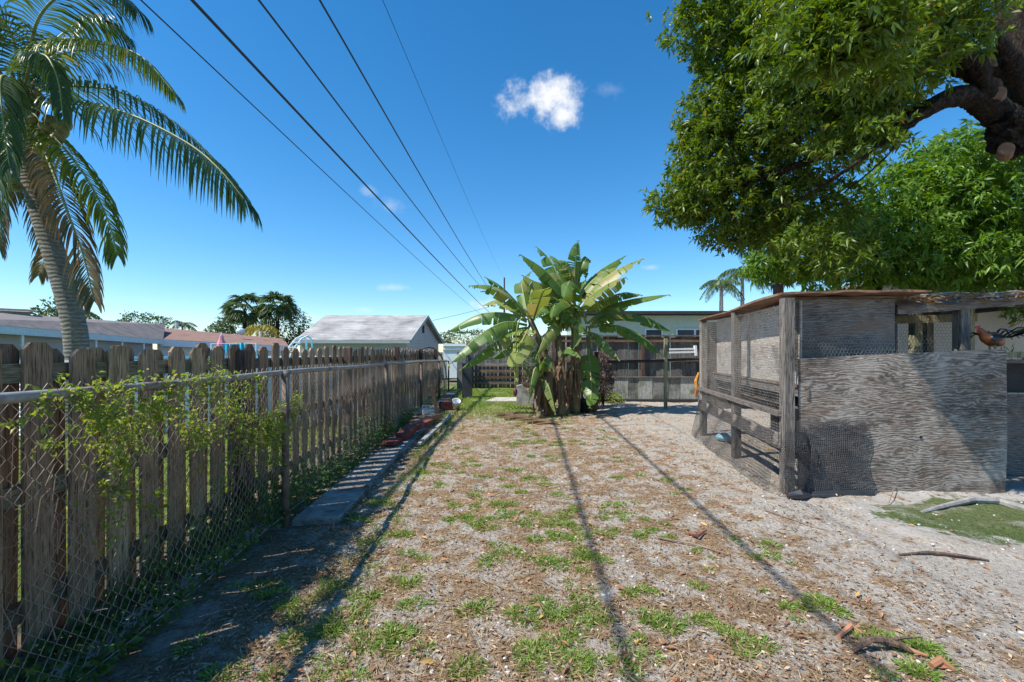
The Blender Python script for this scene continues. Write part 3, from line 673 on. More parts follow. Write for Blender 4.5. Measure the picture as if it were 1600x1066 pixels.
# grey low roof seen between bananas
h5 = thing('house', (2.5, 28, 0), 'low grey roof glimpsed through the banana stems above the back fence', 'house')
mb = MB(); mb.box((2.5, 28, 2.2), (4, 5, .2)); part('roof', mb, MT['roofgrey'], h5); mb = MB(); mb.box((2.5, 28, 1.05), (3.6, 4.4, 2.1)); part('wall', mb, MT['greywall'], h5)
# white low building beyond the left fence end
h6 = thing('white_trailer', P(715, 550, 21)-Vector((0, 0, H)), 'long low white trailer body showing above the far end of the left fence', 'trailer')
a = P(693, 537, 21); c = P(760, 537, 21)
mb = MB(); mb.box(((a.x+c.x)/2, 21.5, a.z/2+.1), (c.x-a.x, 1.2, a.z-.2)); part('body', mb, MT['white'], h6)
for z in (a.z-.12, a.z-.3): mb = MB(); mb.box(((a.x+c.x)/2, 20.88, z), (c.x-a.x, .05, .03)); part('trim', mb, MT['greywall'], h6)
# beige stucco house at right
h7 = thing('house', (10.5, 12, 0), 'beige stucco house wall behind the chicken coop at the right edge', 'house')
mb = MB(); mb.box((13.2, 10.9, 1.42), (10.4, 3.0, 2.84)); part('wall', mb, MT['stucco'], h7)
mb = MB(); mb.box((13.3, 10.9, 2.9), (10.8, 3.4, .12)); part('roof', mb, MT['roofgrey'], h7)

# ================================================================ above-ground pool with ladder, umbrella
pl = thing('above_ground_pool', (-7.6, 11.6, 0), 'round above-ground pool with white ribbed wall seen between the pickets', 'pool')
mb = MB(); prof = []
z = 0.0
while z < 1.2: prof += [(4.1, z), (4.13, z+.025), (4.1, z+.05)]; z += .075
mb.lathe(prof, 64); mb.build('wall', MT['white'], pl)
mb = MB(); mb.lathe([(4.02, 1.2), (4.02, 1.26), (4.2, 1.26), (4.2, 1.2), (4.02, 1.2)], 64); mb.build('rim', MT['white'], pl)
m, t, b = newmat('pool_water'); b.inputs['Base Color'].default_value = (.05, .35, .42, 1); b.inputs['Roughness'].default_value = .05; MT['water'] = m
mb = MB(); mb.add([(4.05*math.cos(a), 4.05*math.sin(a), 1.1) for a in np.linspace(0, 2*math.pi, 64, endpoint=False)], [tuple(range(64))]); mb.build('water', MT['water'], pl)
for i in range(16):
    a = 2*math.pi*i/16; mb = MB(); mb.box((0, 0, .62), (.05, .12, 1.24)); o = mb.build('upright', MT['bluewhite'], pl); o.location = (4.16*math.cos(a), 4.16*math.sin(a), 0); o.rotation_euler.z = a
ld = thing('pool_ladder', P(462, 550, 11)-Vector((0, 0, H)), 'white tubular pool ladder rising above the pickets left of the shed', 'ladder')
for dx in (0, 9):
    mb = MB(); mb.tube([P(438+dx, 620, 11), P(443+dx, 560, 11), P(452+dx, 542, 11), P(463+dx, 529, 11), P(472+dx, 525, 11.1), P(478+dx, 531, 11.3), P(480+dx, 560, 11.5)], .022, 8); part('side_rail', mb, MT['white'], ld, True)
for py in (535, 543, 556): mb = MB(); mb.bar(P(452-(py-542)*.8, py, 11), P(464-(py-542)*.8, py, 11), .05, .025); part('rung', mb, MT['white'], ld)
um = thing('closed_umbrella', P(346, 550, 15)-Vector((0, 0, H)), 'closed pink patio umbrella poking up above the pickets', 'umbrella')
z0 = P(346, 545, 15).z; z1 = P(346, 522, 15).z
mb = MB(); mb.tube([(0, 0, 0), (0, 0, z1+.06)], .02, 6); mb.build('pole', MT['white'], um)
mb = MB(); mb.lathe([(.0, z1), (.05, z1-.05), (.08, z1-.18), (.13, z1-.3), (.15, z0), (.12, z0-.1), (.0, z0-.1)], 8); mb.build('canopy', MT['pink'], um)
cy = thing('beach_towel', P(380, 546, 14), 'turquoise towel hanging right of the pink umbrella', 'towel')
def towel(px0, px1, py0, py1, Y):
    mb = MB(); n = 8; vs = []
    for i in range(n+1):
        for j in (0, 1):
            q = P(px0+(px1-px0)*i/n, (py0, py1)[j]+1.2*math.sin(i*1.3), Y+.06*math.sin(i*2)); vs.append(q)
    vs2 = [q+Vector((0, .01, 0)) for q in vs]
    m0 = len(vs); fs = [(2*i, 2*i+1, 2*i+3, 2*i+2) for i in range(n)]; fs += [tuple(k+m0 for k in f[::-1]) for f in fs]
    mb.add(vs+vs2, fs); return mb
part('cloth', towel(372, 388, 536, 552, 14), MT['cyan'], cy)
cy = thing('beach_towel', P(356, 546, 14), 'turquoise and white towel hanging just right beneath the pink umbrella tip', 'towel')
part('cloth', towel(350, 364, 538, 552, 14.2), MT['cyan'], cy)
# posts carrying the line the towels hang on
cl = thing('clothes_line', P(340, 550, 14.1)-Vector((0, 0, H)), 'low clothes line that carries the turquoise towels', 'clothes line')
a = P(330, 537, 14.1); c = P(400, 536.5, 14.1)
for q in (a, c): mb = MB(); mb.tube([(q.x, q.y, 0), q], .02, 6); part('post', mb, MT['white'], cl)
mb = MB(); mb.tube([a, c], .006, 4); part('line', mb, MT['white'], cl)

# ================================================================ leafy vine on the chain-link fence
def fence_pt(y, z, x=0.0): return fl(-1.75+x, y)+Vector((0, 0, z))
vine = thing('climbing_vine', fl(-1.7, 2.6), 'yellow-green leafy vine tangled over the near stretch of the chain-link fence', 'vine')
stems = MB(); LC = []; LD = []
def run(y0, z0, y1, z1, n, rad, leafy, seed, sag=.1):
    pts = []
    for i in range(n):
        s_ = i/(n-1); yy = y0+(y1-y0)*s_+.05*mnoise.noise(Vector((s_*4, seed, 0))); zz = z0+(z1-z0)*s_+sag*mnoise.noise(Vector((s_*5, seed, 7)))
        pts.append(fence_pt(yy, zz, .02+.06*mnoise.noise(Vector((s_*6, seed, 3)))))
    stems.tube(pts, [rad*(1-.6*i/(n-1)) for i in range(n)], 4)
    for i in range(n-1):
        for k_ in range(leafy):
            q = pts[i].lerp(pts[i+1], random.random()); LC.append(q+Vector((random.gauss(.01, .025), random.gauss(0, .035), random.gauss(0, .03))))
            LD.append((random.gauss(.3, .8), random.gauss(0, .8), random.gauss(.05, .6)))
for i in range(20):
    y0 = random.uniform(1.9, 3.75); run(y0, random.uniform(.5, 1.15), y0+random.uniform(-.6, .6), random.uniform(.75, 1.25), 10, .0055, 4, i*3.1)
for i in range(10):
    y0 = random.uniform(1.75, 2.8); run(y0, 1.24, y0+random.uniform(-.5, .5), random.uniform(.95, 1.3), 8, .003, 4, i*5.3+100)
for i in range(6):
    y0 = random.uniform(3.3, 3.7); run(y0, random.uniform(.5, .8), y0+random.uniform(-.3, .3), random.uniform(.8, 1.1), 10, .0035, 6, i*2.3+200)
run(1.75, 1.12, 2.3, 1.05, 12, .003, 7, 300); run(1.85, 1.2, 2.6, 1.0, 12, .003, 6, 310)
for i in range(80):
    y0 = random.uniform(1.2, 6.5); run(y0, random.uniform(.3, 1.0), y0+random.uniform(-.5, .5), random.uniform(.5, 1.15), 9, .0025, 0, i*7.7+400, .25)
part('stems', stems, MT['twig'], vine)['kind'] = 'stuff'
# every anchor carries a small compound spray
C = np.array(LC); Dv = norm(np.array(LD)); CC = []; DD = []
for j in range(4):
    CC.append(C+Dv*.012*j); DD.append(Dv*.5+RNG.normal(size=Dv.shape)*.8)
V, Fq = leaves(np.concatenate(CC)-np.array(vine.location), np.concatenate(DD), RNG.uniform(.014, .03, len(C)*4), RNG.uniform(.010, .019, len(C)*4))
o = link('foliage', fastmesh('foliage', V, Fq, MT['vine'], 3), vine); o['kind'] = 'stuff'
# undergrowth between the two fences
n = 9000; yy = RNG.uniform(1.0, 9.5, n)**1.0; xr = RNG.uniform(-2.12, -1.68, n); hgt = np.abs(RNG.normal(0, .10, n))*np.clip(1.2+np.sin(yy*2.1)+.6*np.sin(yy*5.3), .25, 2.2)
C = np.stack([xr-.035*yy, yy, .01+hgt], 1)
V, Fq = leaves(C, RNG.normal(size=(n, 3))+np.array([.3, 0, .4]), RNG.uniform(.025, .06, n), RNG.uniform(.015, .035, n))
o = link('undergrowth', fastmesh('undergrowth', V, Fq, MT['weed'], 3)); tag(o, 'dark leafy weeds crowding the gap between the two left fences', 'weeds', kind='stuff')

# ================================================================ grass, mulch, litter
def gzv(C): return np.array([gz(x, y) for x, y in C])
def tuft_blades(centres, nb, rad, hgt, wd, spread=.9):
    Cs = []; Ds = []; Ls = []
    for (x, y, s_) in centres:
        n = max(5, int(nb*s_)); a = RNG.uniform(0, 2*np.pi, n); r = rad*s_*np.sqrt(RNG.uniform(0, 1, n))
        px_ = x+r*np.cos(a); py_ = y+r*np.sin(a); z_ = gz(x, y)
        Cs.append(np.stack([px_, py_, np.full(n, z_-.004)], 1))
        Ds.append(np.stack([np.cos(a)*spread*(r/(rad*s_)+.25)+RNG.normal(0, .3, n), np.sin(a)*spread*(r/(rad*s_)+.25)+RNG.normal(0, .3, n), RNG.uniform(.35, 1.1, n)], 1))
        Ls.append(hgt*(.5+.5*s_)*RNG.uniform(.5, 1.2, n))
    Cs = np.concatenate(Cs); Ds = np.concatenate(Ds); Ls = np.concatenate(Ls)
    return leaves(Cs, Ds, Ls, Ls*0+wd, .2, droop=.25)
cent = []
# tufts seen in the photograph (pixel of the ground spot, size)
for (px, py, s_) in [(735, 955, 1.1), (620, 990, 1.2), (815, 960, 1.1), (765, 875, .9), (800, 860, 1.0), (640, 915, 1.0), (650, 945, .9), (830, 1020, 1.3), (895, 1040, 1.2), (885, 1000, 1.0), (870, 965, .8),
        (730, 1045, 1.1), (520, 985, 1.0), (460, 1000, .9), (570, 1005, 1.2), (340, 1050, 1.1), (630, 835, 1.2), (635, 865, .9), (800, 790, .8), (860, 820, .9), (875, 840, 1.1), (910, 870, 1.2), (945, 880, .8),
        (880, 880, .9), (850, 880, 1.0), (1045, 975, 1.2), (1020, 965, 1.0), (1100, 965, .8), (1130, 985, .8), (1150, 1000, .8), (1190, 1010, .9), (1280, 940, 1.1), (1300, 950, .9), (1410, 1005, 1.2), (1440, 1010, 1.1),
        (1380, 1000, .9), (1440, 1055, 1.0), (1205, 870, .8), (1230, 950, .6), (1010, 925, .8), (985, 930, .7), (970, 800, .8), (965, 745, .9), (1040, 750, .8), (1015, 830, .6), (1090, 860, .5), (1150, 845, .5), (540, 790, 1.2), (560, 810, .9),
        (660, 740, 1.2), (680, 725, .9), (600, 780, 1.0), (420, 925, 1.1), (400, 910, .9), (300, 1000, .9), (450, 945, .8), (800, 735, .9), (760, 745, .9), (830, 745, 1.1), (790, 760, 1.0), (850, 755, 1.0), (870, 775, .9), (740, 775, .9), (715, 790, .8), (700, 810, .8), (690, 760, .9)]:
    q = G(px, py); cent.append((q.x, q.y, s_)); 
    for _ in range(3): cent.append((q.x+random.gauss(0, .06), q.y+random.gauss(0, .05), s_*random.uniform(.4, .8)))
tries = 0
while tries < 2300:
    tries += 1; y = 1.9+random.random()**1.15*8.6; x = random.uniform(-1.25, 1.9)
    xc = -.05+.05*(y-2); d_ = math.exp(-((x-xc)/.85)**2)*.5+.06
    nz = mnoise.noise(Vector((x*1.6, y*1.2, 9)))+.5*mnoise.noise(Vector((x*5, y*5, 2)))
    if nz < .14 or random.random() > d_*1.6: continue
    cent.append((x, y, random.uniform(.3, .95)))
V, Fq = tuft_blades(cent, 115, .056, .052, .0066)
o = link('grass', fastmesh('grass', V, Fq, MT['grass'], 3)); tag(o, 'scattered low green grass tufts sprouting through the mulch', 'grass', kind='stuff')
# longer wispy grass along the strip
cent = []
for _ in range(230):
    y = random.uniform(2.0, 10.5); cent.append((random.gauss(-1.03 if y > 4 else -.9, .12)-.035*y, y, random.uniform(.3, 1.0)))
V, Fq = tuft_blades(cent, 22, .06, .12, .005, .5)
# lawn in the far left corner
n = 26000; y = RNG.uniform(8.6, 17.0, n); x = RNG.uniform(-1.9, 1.3, n); keep = (RNG.random(n) < np.clip((y-8.2)/3.5, 0, 1)*np.where(x > .5, .35, 1)) & (x+.035*y > -1.35) & (np.sin(x*5+y*1.7)+np.sin(y*3.1-x*2) > -1.2)
C = np.stack([x, y, RNG.uniform(0, .01, n)], 1)[keep]; nk = len(C)
V2, F2 = leaves(C, RNG.normal(size=(nk, 3))*[.5, .5, .1]+[0, 0, .7], RNG.uniform(.04, .09, nk), .012)
o = link('grass', fastmesh('grass', np.concatenate([V, V2]), np.concatenate([Fq, F2+len(V)]), MT['grass'], 3)); tag(o, 'longer bright grass by the concrete strip and in the far left corner', 'grass', kind='stuff')
# neighbour's lawn
n = 22000; y = RNG.uniform(1.0, 12, n); x = -2.45-.035*y-RNG.random(n)**1.5*4.5; C = np.stack([x, y, x*0], 1)
V, Fq = leaves(C, RNG.normal(size=(n, 3))*[.5, .5, .1]+[0, 0, .9], RNG.uniform(.04, .09, n), .014)
o = link('grass', fastmesh('grass', V, Fq, MT['vine'], 3)); tag(o, "sunlit lawn seen in slits between the pickets", 'grass', kind='stuff')
# moss-like turf on the algae patch
n = 16000; a = RNG.uniform(0, 2*np.pi, n); r = np.sqrt(RNG.random(n))*.93; x = 4.45+1.35*r*np.cos(a); y = 3.8+.62*r*np.sin(a)-0.03
nn_ = np.array([mnoise.noise(Vector((q*2, w_*3, 1))) for q, w_ in zip(x, y)]); kp = (nn_+ .35 > RNG.random(n)*.8) & (y < 3.95+RNG.normal(0, .06, n)); x, y = x[kp], y[kp]
C = np.stack([x, y, gzv(np.stack([x, y], 1))-.002], 1); n = len(C)
V, Fq = leaves(C, RNG.normal(size=(n, 3))*[.6, .6, .1]+[0, 0, .6], RNG.uniform(.008, .02, n), .004)
o = link('moss', fastmesh('moss', V, Fq, MT['weed'], 3)); tag(o, 'flat mossy green turf in the bare hollow right of the coop front', 'moss', kind='stuff')
def chips(name, n, mat, label, cat, lmin, lmax, asp, xfun, kindz=.0, ymax=12.5, yp=1.7):
    y = 1.75+(RNG.random(n)**yp)*(ymax-1.75); x, kp = xfun(y, n)
    x = x[kp]; y = y[kp]; n = len(x)
    if n == 0: return
    z = gzv(np.stack([x, y], 1))+RNG.uniform(.002, .012, n)+kindz
    L = RNG.uniform(lmin, lmax, n)*(1+.06*y)
    a = RNG.uniform(0, np.pi*2, n); D_ = np.stack([np.cos(a), np.sin(a), RNG.normal(0, .22, n)], 1)
    V, Fq = leaves(np.stack([x, y, z], 1), D_, L, L*RNG.uniform(asp[0], asp[1], n), .3, N=RNG.normal(size=(n, 3))*.35+[0, 0, 1], droop=.0)
    o = link(name, fastmesh(name, V, Fq, mat, 3)); tag(o, label, cat, kind='stuff'); return o
def xf_mulch(y, n):
    x = -1.6+RNG.random(n)*(y*1.12+2.2); x = np.minimum(x, 9)
    nz = np.array([mnoise.noise(Vector((p_*1.1, q_*1.1, 4)))+.6*mnoise.noise(Vector((p_*3.3, q_*3.3, 8))) for p_, q_ in zip(x, y)])
    dens = np.where(x < 1.6, .85, np.clip(.85-(x-1.6)*.3, .25, 1)+.5*np.exp(-((x-3.9)/.9)**2-((y-4.2)/.45)**2))+nz*.7
    al = ((x-4.45)/1.5)**2+((y-3.8)/.75)**2 < 1
    return x, (RNG.random(n) < dens) & ~al & (x+.035*y > -1.72)
chips('mulch', 78000, MT['litter'], 'brown bark chips and dead straw strewn over the sand', 'mulch', .008, .032, (.12, .45), xf_mulch)
chips('dead_grass', 42000, MT['straw'], 'fine dry grass straw matted between the green tufts', 'dead grass', .03, .075, (.03, .07), lambda y, n: (lambda x: (x, (RNG.random(n) < np.exp(-((x+.1)/1.6)**2)) & (x+.035*y > -1.7)))(RNG.uniform(-1.7, 4, n)))
chips('fallen_leaves', 420, MT['fallen'], 'orange and brown dead leaves scattered on the yard', 'fallen leaves', .03, .075, (.25, .4), lambda y, n: (lambda x: (x, x+.035*y > -1.5))(-1.6+RNG.random(n)*(y*1.1+2)), .004)
chips('strip_litter', 4200, MT['litter'], 'dead leaf bits lying on the concrete strip by the fence', 'leaf litter', .015, .05, (.1, .45), lambda y, n: (lambda x: (x, y > 3.7))(-1.45-.035*y+RNG.uniform(-.25, .25, n)*np.sign(RNG.uniform(-1, 1, n))), .03, 14)
# pebbles
mb = MB()
for _ in range(520):
    y = 1.8+random.random()**1.8*8; x = random.uniform(-.8, 1.15*y+.2); r = random.uniform(.003, .010)*(1+.08*y)
    mb.sphere((x, y, gz(x, y)+r*.3), (r*random.uniform(.8, 1.6), r, r*.6), 5, 3, Matrix.Rotation(random.random()*3, 3, 'Z'))
o = mb.build('pebbles', MT['pebble']); tag(o, 'tiny white stones and shell bits scattered over the sand', 'pebbles', kind='stuff')
# sticks, each its own thing
def stick(pts, rad, mat, name, label, cat, n=7, side=None):
    mb = MB(); q = []
    for (px, py, zz) in pts:
        g_ = G(px, py); q.append(Vector((g_.x, g_.y, gz(g_.x, g_.y)+zz)))
    mb.tube(q, rad, n, wob=.12)
    if side:
        for (i, dx, dy, dz, r) in side: mb.tube([q[i], q[i]+Vector((dx*.5, dy*.5, dz*.7)), q[i]+Vector((dx, dy, dz))], [r, r*.8, r*.4], 5)
    o = mb.build(name, mat); tag(o, label, cat); return o
stick([(1333, 1028, .02), (1360, 1020, .05), (1385, 1017, .04), (1410, 1022, .035), (1425, 1026, .02)], [.010, .017, .018, .014, .007], MT['postw'], 'dead_branch', 'dark forked dead branch lying on the sand at the lower right', 'branch', side=[(2, .14, -.02, .03, .009), (1, -.08, .05, -.02, .008)])
stick([(1375, 1008, .02), (1400, 1017, .03), (1430, 1025, .02), (1450, 1030, .015)], [.008, .012, .011, .006], MT['orangewood'], 'bark_piece', 'pale tan strip of bark crossing the dark forked branch', 'bark')
stick([(1028, 842, .015), (1080, 853, .02), (1140, 870, .015)], [.008, .007, .004], MT['twig'], 'long_stick', 'long thin straight stick lying on the mulch left of centre right', 'stick')
stick([(1195, 800, .01), (1240, 814, .012), (1290, 828, .01)], [.005, .005, .003], MT['twig'], 'thin_stick', 'thin pale stick on the sand below the net corner of the coop', 'stick')
stick([(1075, 835, .02), (1090, 842, .03), (1102, 833, .02)], [.008, .012, .006], MT['redwood'], 'bark_piece', 'small curled reddish bark piece above the long thin stick', 'bark')
stick([(1405, 870, .01), (1450, 868, .02), (1500, 872, .02), (1545, 876, .01)], [.006, .011, .012, .006], MT['postw'], 'dark_stick', 'dark stick lying on the sand just below the mossy hollow', 'stick')
stick([(1440, 800, 0), (1475, 790, .02), (1520, 784, .035), (1560, 784, .03), (1610, 794, .01), (1680, 806, 0)], [.012, .022, .03, .032, .03, .02], MT['root'], 'tree_root', 'grey tree root curving along the ground above the mossy hollow', 'root')
stick([(1400, 752, .02), (1460, 753, .025), (1560, 748, .02)], [.01, .012, .01], MT['root'], 'straight_stick', 'pale straight stick lying along the foot of the big plywood sheet', 'stick')
stick([(1388, 790, .01), (1396, 776, .06), (1404, 768, .02)], [.003, .004, .002], MT['twig'], 'bent_twig', 'thin bent twig standing up from litter in front of the plywood sheet', 'twig')
stick([(1310, 1000, .01), (1330, 985, .03), (1345, 990, .01)], [.01, .014, .007], MT['orangewood'], 'leaf_sheath', 'curled orange leaf sheath above the dark forked branch', 'leaf sheath')
stick([(1455, 1046, .01), (1470, 1043, .03), (1490, 1050, .01)], [.014, .02, .012], MT['fallen'], 'leaf_sheath', 'flat orange leaf sheath near the bottom right of the yard', 'leaf sheath')
mb = MB(); q0 = G(1588, 737); 
for i in range(7):
    a = random.uniform(0, 6.28); p0 = Vector((q0.x+random.uniform(-.15, .5), q0.y+random.uniform(-.1, .3), .03))
    mb.tube([p0, p0+Vector((.12*math.cos(a), .12*math.sin(a), .07)), p0+Vector((.25*math.cos(a+.5), .25*math.sin(a+.5), .03))], [.02, .022, .012], 6, wob=.2)
o = mb.build('root_tangle', MT['root']); tag(o, 'knotted grey roots heaped under the timber block at the right edge', 'roots')
q = G(1590, 740); board('timber_block', (q.x+.18, q.y+.05, .19), (.42, .24, .1), (.12, -.1, .1), MT['conc'], 'pale grey timber block lying on the roots at the right edge', 'block', lambda mb: mb.box((-.17, 0, 0), (.03, .245, .105)))

# ================================================================ chicken coop
coop = thing('chicken_coop', (4.0, 6.0, 0), 'ramshackle grey chicken coop of plywood, posts, chicken wire and black netting', 'chicken coop')
CA = Vector((2.72, 4.50, 0)); CB = Vector((3.22, 7.66, 0)); SD = (CB-CA).normalized(); SN = Vector((SD.y, -SD.x, 0))   # SN points inside
def cpart(name, mb, mat, smooth=False): return part(name, mb, MT[mat], coop, smooth)
for q, r, hh, mt in ((CA, .048, 1.93, 'oldz'), (CA+SD*1.52, .045, 1.92, 'oldz'), (CB, .045, 1.92, 'oldz')):
    mb = MB(); mb.box((q.x, q.y, hh/2), (r*2, r*2, hh), None); o = cpart('post', mb, mt)
for z, hh, wd, nm in ((.787, .05, .045, 'ledge'), (.52, .15, .025, 'side_board')):
    mb = MB(); mb.bar(CA-SN*.07+Vector((0, 0, z)), CB-SN*.07+Vector((0, 0, z)), wd, hh); cpart(nm, mb, 'oldy')
IN = SN*.20
for i, (s0, s1) in enumerate(((.16, 1.6), (1.62, 3.12))):
    # house wall plywood set a little inside the wire (own objects with local axes for the grain)
    L = s1-s0; mb = MB(); mb.box((0, 0, 0), (L, .015, .86)); o = mb.build('plywood_sheet', MT['plyl'], coop)
    c = CA+IN+SD*(s0+L/2); o.location = (c.x-4, c.y-6, 1.49); o.rotation_euler.z = math.atan2(SD.y, SD.x)
mb = MB(); mb.bar(CA+IN-SN*.02+Vector((0, 0, 1.05)), CB+IN-SN*.02+Vector((0, 0, 1.05)), .03, .03); cpart('batten', mb, 'browny')
mb = MB(); mb.bar(CA+IN-SN*.01+Vector((0, 0, .985)), CB+IN-SN*.01+Vector((0, 0, .985)), .02, .085); cpart('batten', mb, 'oldy')
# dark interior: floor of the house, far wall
def quadslab(pts, th=.015):
    mb = MB(); q = [Vector(p_) for p_ in pts]; nn = (q[1]-q[0]).cross(q[2]-q[0]).normalized()*th
    mb.add(q+[p_+nn for p_ in q], [(3, 2, 1, 0), (4, 5, 6, 7), (0, 1, 5, 4), (1, 2, 6, 5), (2, 3, 7, 6), (3, 0, 4, 7)]); return mb
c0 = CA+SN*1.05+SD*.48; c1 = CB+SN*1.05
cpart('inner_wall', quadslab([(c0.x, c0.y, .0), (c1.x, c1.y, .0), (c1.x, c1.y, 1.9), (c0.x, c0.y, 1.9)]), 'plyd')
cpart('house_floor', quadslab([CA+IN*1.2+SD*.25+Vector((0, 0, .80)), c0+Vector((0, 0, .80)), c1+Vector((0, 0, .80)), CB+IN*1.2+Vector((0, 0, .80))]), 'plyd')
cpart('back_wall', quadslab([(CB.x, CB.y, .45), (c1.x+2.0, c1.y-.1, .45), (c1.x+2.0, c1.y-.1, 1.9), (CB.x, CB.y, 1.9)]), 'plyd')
# front: upper plywood with roof and tree shade in its colour, big plywood sheet
def sheet(name, x0, x1, z0, z1, y, mat, th=.016, outline=None):
    mb = MB(); o_ = outline or [(x0, z0), (x1, z0), (x1, z1), (x0, z1)]
    cx = (x0+x1)/2; mb.prism([(a-cx, b_) for a, b_ in o_], -th/2, th/2)
    o = mb.build(name, MT[mat], coop); o.location = (cx-4, y-6, 0); return o
fp = sheet('plywood_sheet', 2.83, 4.87, 0, 1.4, 4.49, 'ply', outline=[(2.82, -.03), (4.86, .005), (4.88, .5), (4.87, 1.43), (4.2, 1.40), (3.4, 1.365), (2.83, 1.33)]); fp['label'] = 'big wavy-grained weathered plywood sheet'
for (x_, z_) in [(2.9, 1.25), (2.92, .75), (3.6, 1.32), (4.2, 1.33), (4.78, 1.36), (4.81, .9), (4.8, .45), (4.79, .12), (4.5, .95), (4.45, .6)]:
    mb = MB(); mb.lathe([(0, 0), (.006, 0), (.007, .003)], 8); nl = mb.build('nail_head', MT['galv'], coop); nl.location = (x_-4, 4.4795-6, z_); nl.rotation_euler.x = math.radians(90)
# bolt hole
mb = MB(); mb.lathe([(0, 0), (.014, 0), (.016, .004)], 12); hd = mb.build('knot_hole', MT['dark'], coop); q = P(1437, 683, 4.49); hd.location = (q.x-4, 4.478-6, q.z); hd.rotation_euler.x = math.radians(90)
sheet('plywood_sheet', 2.84, 3.93, 1.20, 1.94, 4.68, 'plyd')
for x, y_, z0, z1, w_, mt in ((3.98, 4.85, .2, 1.93, .09, 'treated'), (4.12, 5.3, .2, 1.9, .09, 'treated'), (4.72, 4.78, .0, 1.97, .10, 'oldz'), (5.25, 5.25, .0, 1.93, .09, 'treated'), (4.72, 5.9, 0, 1.9, .1, 'darkz'), (5.32, 6.0, 0, 1.9, .10, 'treated'), (6.05, 4.75, 0, 2.0, .1, 'oldz'), (6.3, 6.9, 0, 2, .1, 'treated'), (4.3, 6.9, 0, 1.9, .1, 'treated')):
    mb = MB(); mb.box((x, y_, (z0+z1)/2), (w_, w_, z1-z0)); cpart('post', mb, mt)
# roofs
cx = [(-.02, 1.0), (.4, 1.0)]
mb = MB(); rows = []
nX, nS = 14, 18
for j in range(nS+1):
    for i in range(nX+1):
        s_ = j/nS; u_ = i/nX
        a = CA-SN*.06-SD*.03; c = CB-SN*.06+SD*.1
        l = a.lerp(c, s_); q = l+Vector((1.46*u_, -.02*u_, 0))
        z = 1.985+.012*math.sin(s_*9+u_*3)+.004*math.sin(u_*17+s_*5)-.04*s_*(1-u_)+.02*u_
        rows.append(Vector((q.x, q.y, z)))
low = [q-Vector((0, 0, .02+.005*math.sin(i*1.7))) for i, q in enumerate(rows)]; N0 = len(rows); w1 = nX+1
fs = [(j*w1+i, j*w1+i+1, (j+1)*w1+i+1, (j+1)*w1+i) for j in range(nS) for i in range(nX)]
fs += [tuple(k_+N0 for k_ in f[::-1]) for f in fs]
for j in range(nS): fs += [(j*w1, (j+1)*w1, (j+1)*w1+N0, j*w1+N0), (j*w1+nX, j*w1+nX+N0, (j+1)*w1+nX+N0, (j+1)*w1+nX)]
for i in range(nX): fs += [(i, i+N0, i+1+N0, i+1), (nS*w1+i, nS*w1+i+1, nS*w1+i+1+N0, nS*w1+i+N0)]
mb.add(rows+low, fs); cpart('roof', mb, 'rust')
mb = MB(); mb.bar(Vector((2.8, 4.72, 1.94)), Vector((4.1, 4.72, 1.96)), .04, .04); cpart('roof_batten', mb, 'brownx')
for (a, c, w_, h_, mt) in (((3.98, 4.72, 1.83), (6.4, 4.72, 2.02), .05, .09, 'oldx'), ((4.0, 6.95, 1.86), (6.5, 6.95, 1.95), .05, .09, 'oldx'), ((4.0, 4.75, 1.9), (4.1, 7.0, 1.9), .05, .09, 'oldy'), ((5.3, 4.75, 1.95), (5.35, 7.0, 1.93), .05, .09, 'oldy'), ((6.3, 4.75, 2.0), (6.3, 7.0, 1.95), .05, .09, 'oldy'), ((3.98, 5.3, 1.76), (5.4, 5.3, 1.8), .04, .09, 'treated')):
    mb = MB(); mb.bar(a, c, w_, h_); cpart('beam', mb, mt)
# netting with leaf litter sagging on the open roof: crumpled sheet with holes
mb = MB()
n1, n2 = 26, 20
for i in range(n1):
    for j in range(n2):
        if mnoise.noise(Vector((i*.45, j*.45, 6))) < -.22: continue
        def q_(i_, j_):
            u_, v_ = i_/n1, j_/n2
            return Vector((3.93+2.6*u_, 4.62+2.4*v_, 1.90+.13*u_+.045*mnoise.noise(Vector((i_*.8, j_*.8, 1)))+(.05*math.sin(v_*12) if 0 < v_ else -.03)))
        mb.quad(q_(i, j), q_(i+1, j), q_(i+1, j+1), q_(i, j+1))
o = cpart('roof_netting', mb, 'plyd'); o['kind'] = 'stuff'
n = 2200; u_ = RNG.random(n); v_ = RNG.random(n)**1.6
C = np.stack([3.95+2.6*u_-4, 4.6+2.4*v_-6, 1.93+.13*u_+RNG.normal(0, .02, n)], 1)
V, Fq = leaves(C, RNG.normal(size=(n, 3))*[1, 1, .3], RNG.uniform(.05, .12, n), RNG.uniform(.004, .03, n))
o = link('roof_litter', fastmesh('roof_litter', V, Fq, MT['dryleaf'], 3), coop); o['kind'] = 'stuff'
for k_ in range(14):
    a = Vector((3.95+random.random()*2.2, 4.62+random.random()*.25, 1.97+random.uniform(-.02, .05))); mbt = MB()
    mbt.tube([a, a+Vector((.3, .02, .03)), a+Vector((.65, .05, .09*random.uniform(-.3, 1)))], [.006, .007, .003], 5); cpart('twig', mbt, 'root')
# right hand recess
sheet('plywood_sheet', 4.9, 6.6, .0, .92, 5.15, 'plyd')
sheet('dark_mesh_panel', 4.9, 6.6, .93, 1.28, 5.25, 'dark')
mb = MB(); mb.bar((4.9, 5.12, 1.29), (6.5, 5.12, 1.30), .1, .04); cpart('ledge', mb, 'oldx')
mb = MB(); mb.tube([CA-Vector((.02, .12, -.02)), Vector((3.3, 4.40, .03)), Vector((3.5, 4.42, .035))], [.03, .035, .028], 7, wob=.3); cpart('net_hem', mb, 'blackmesh')
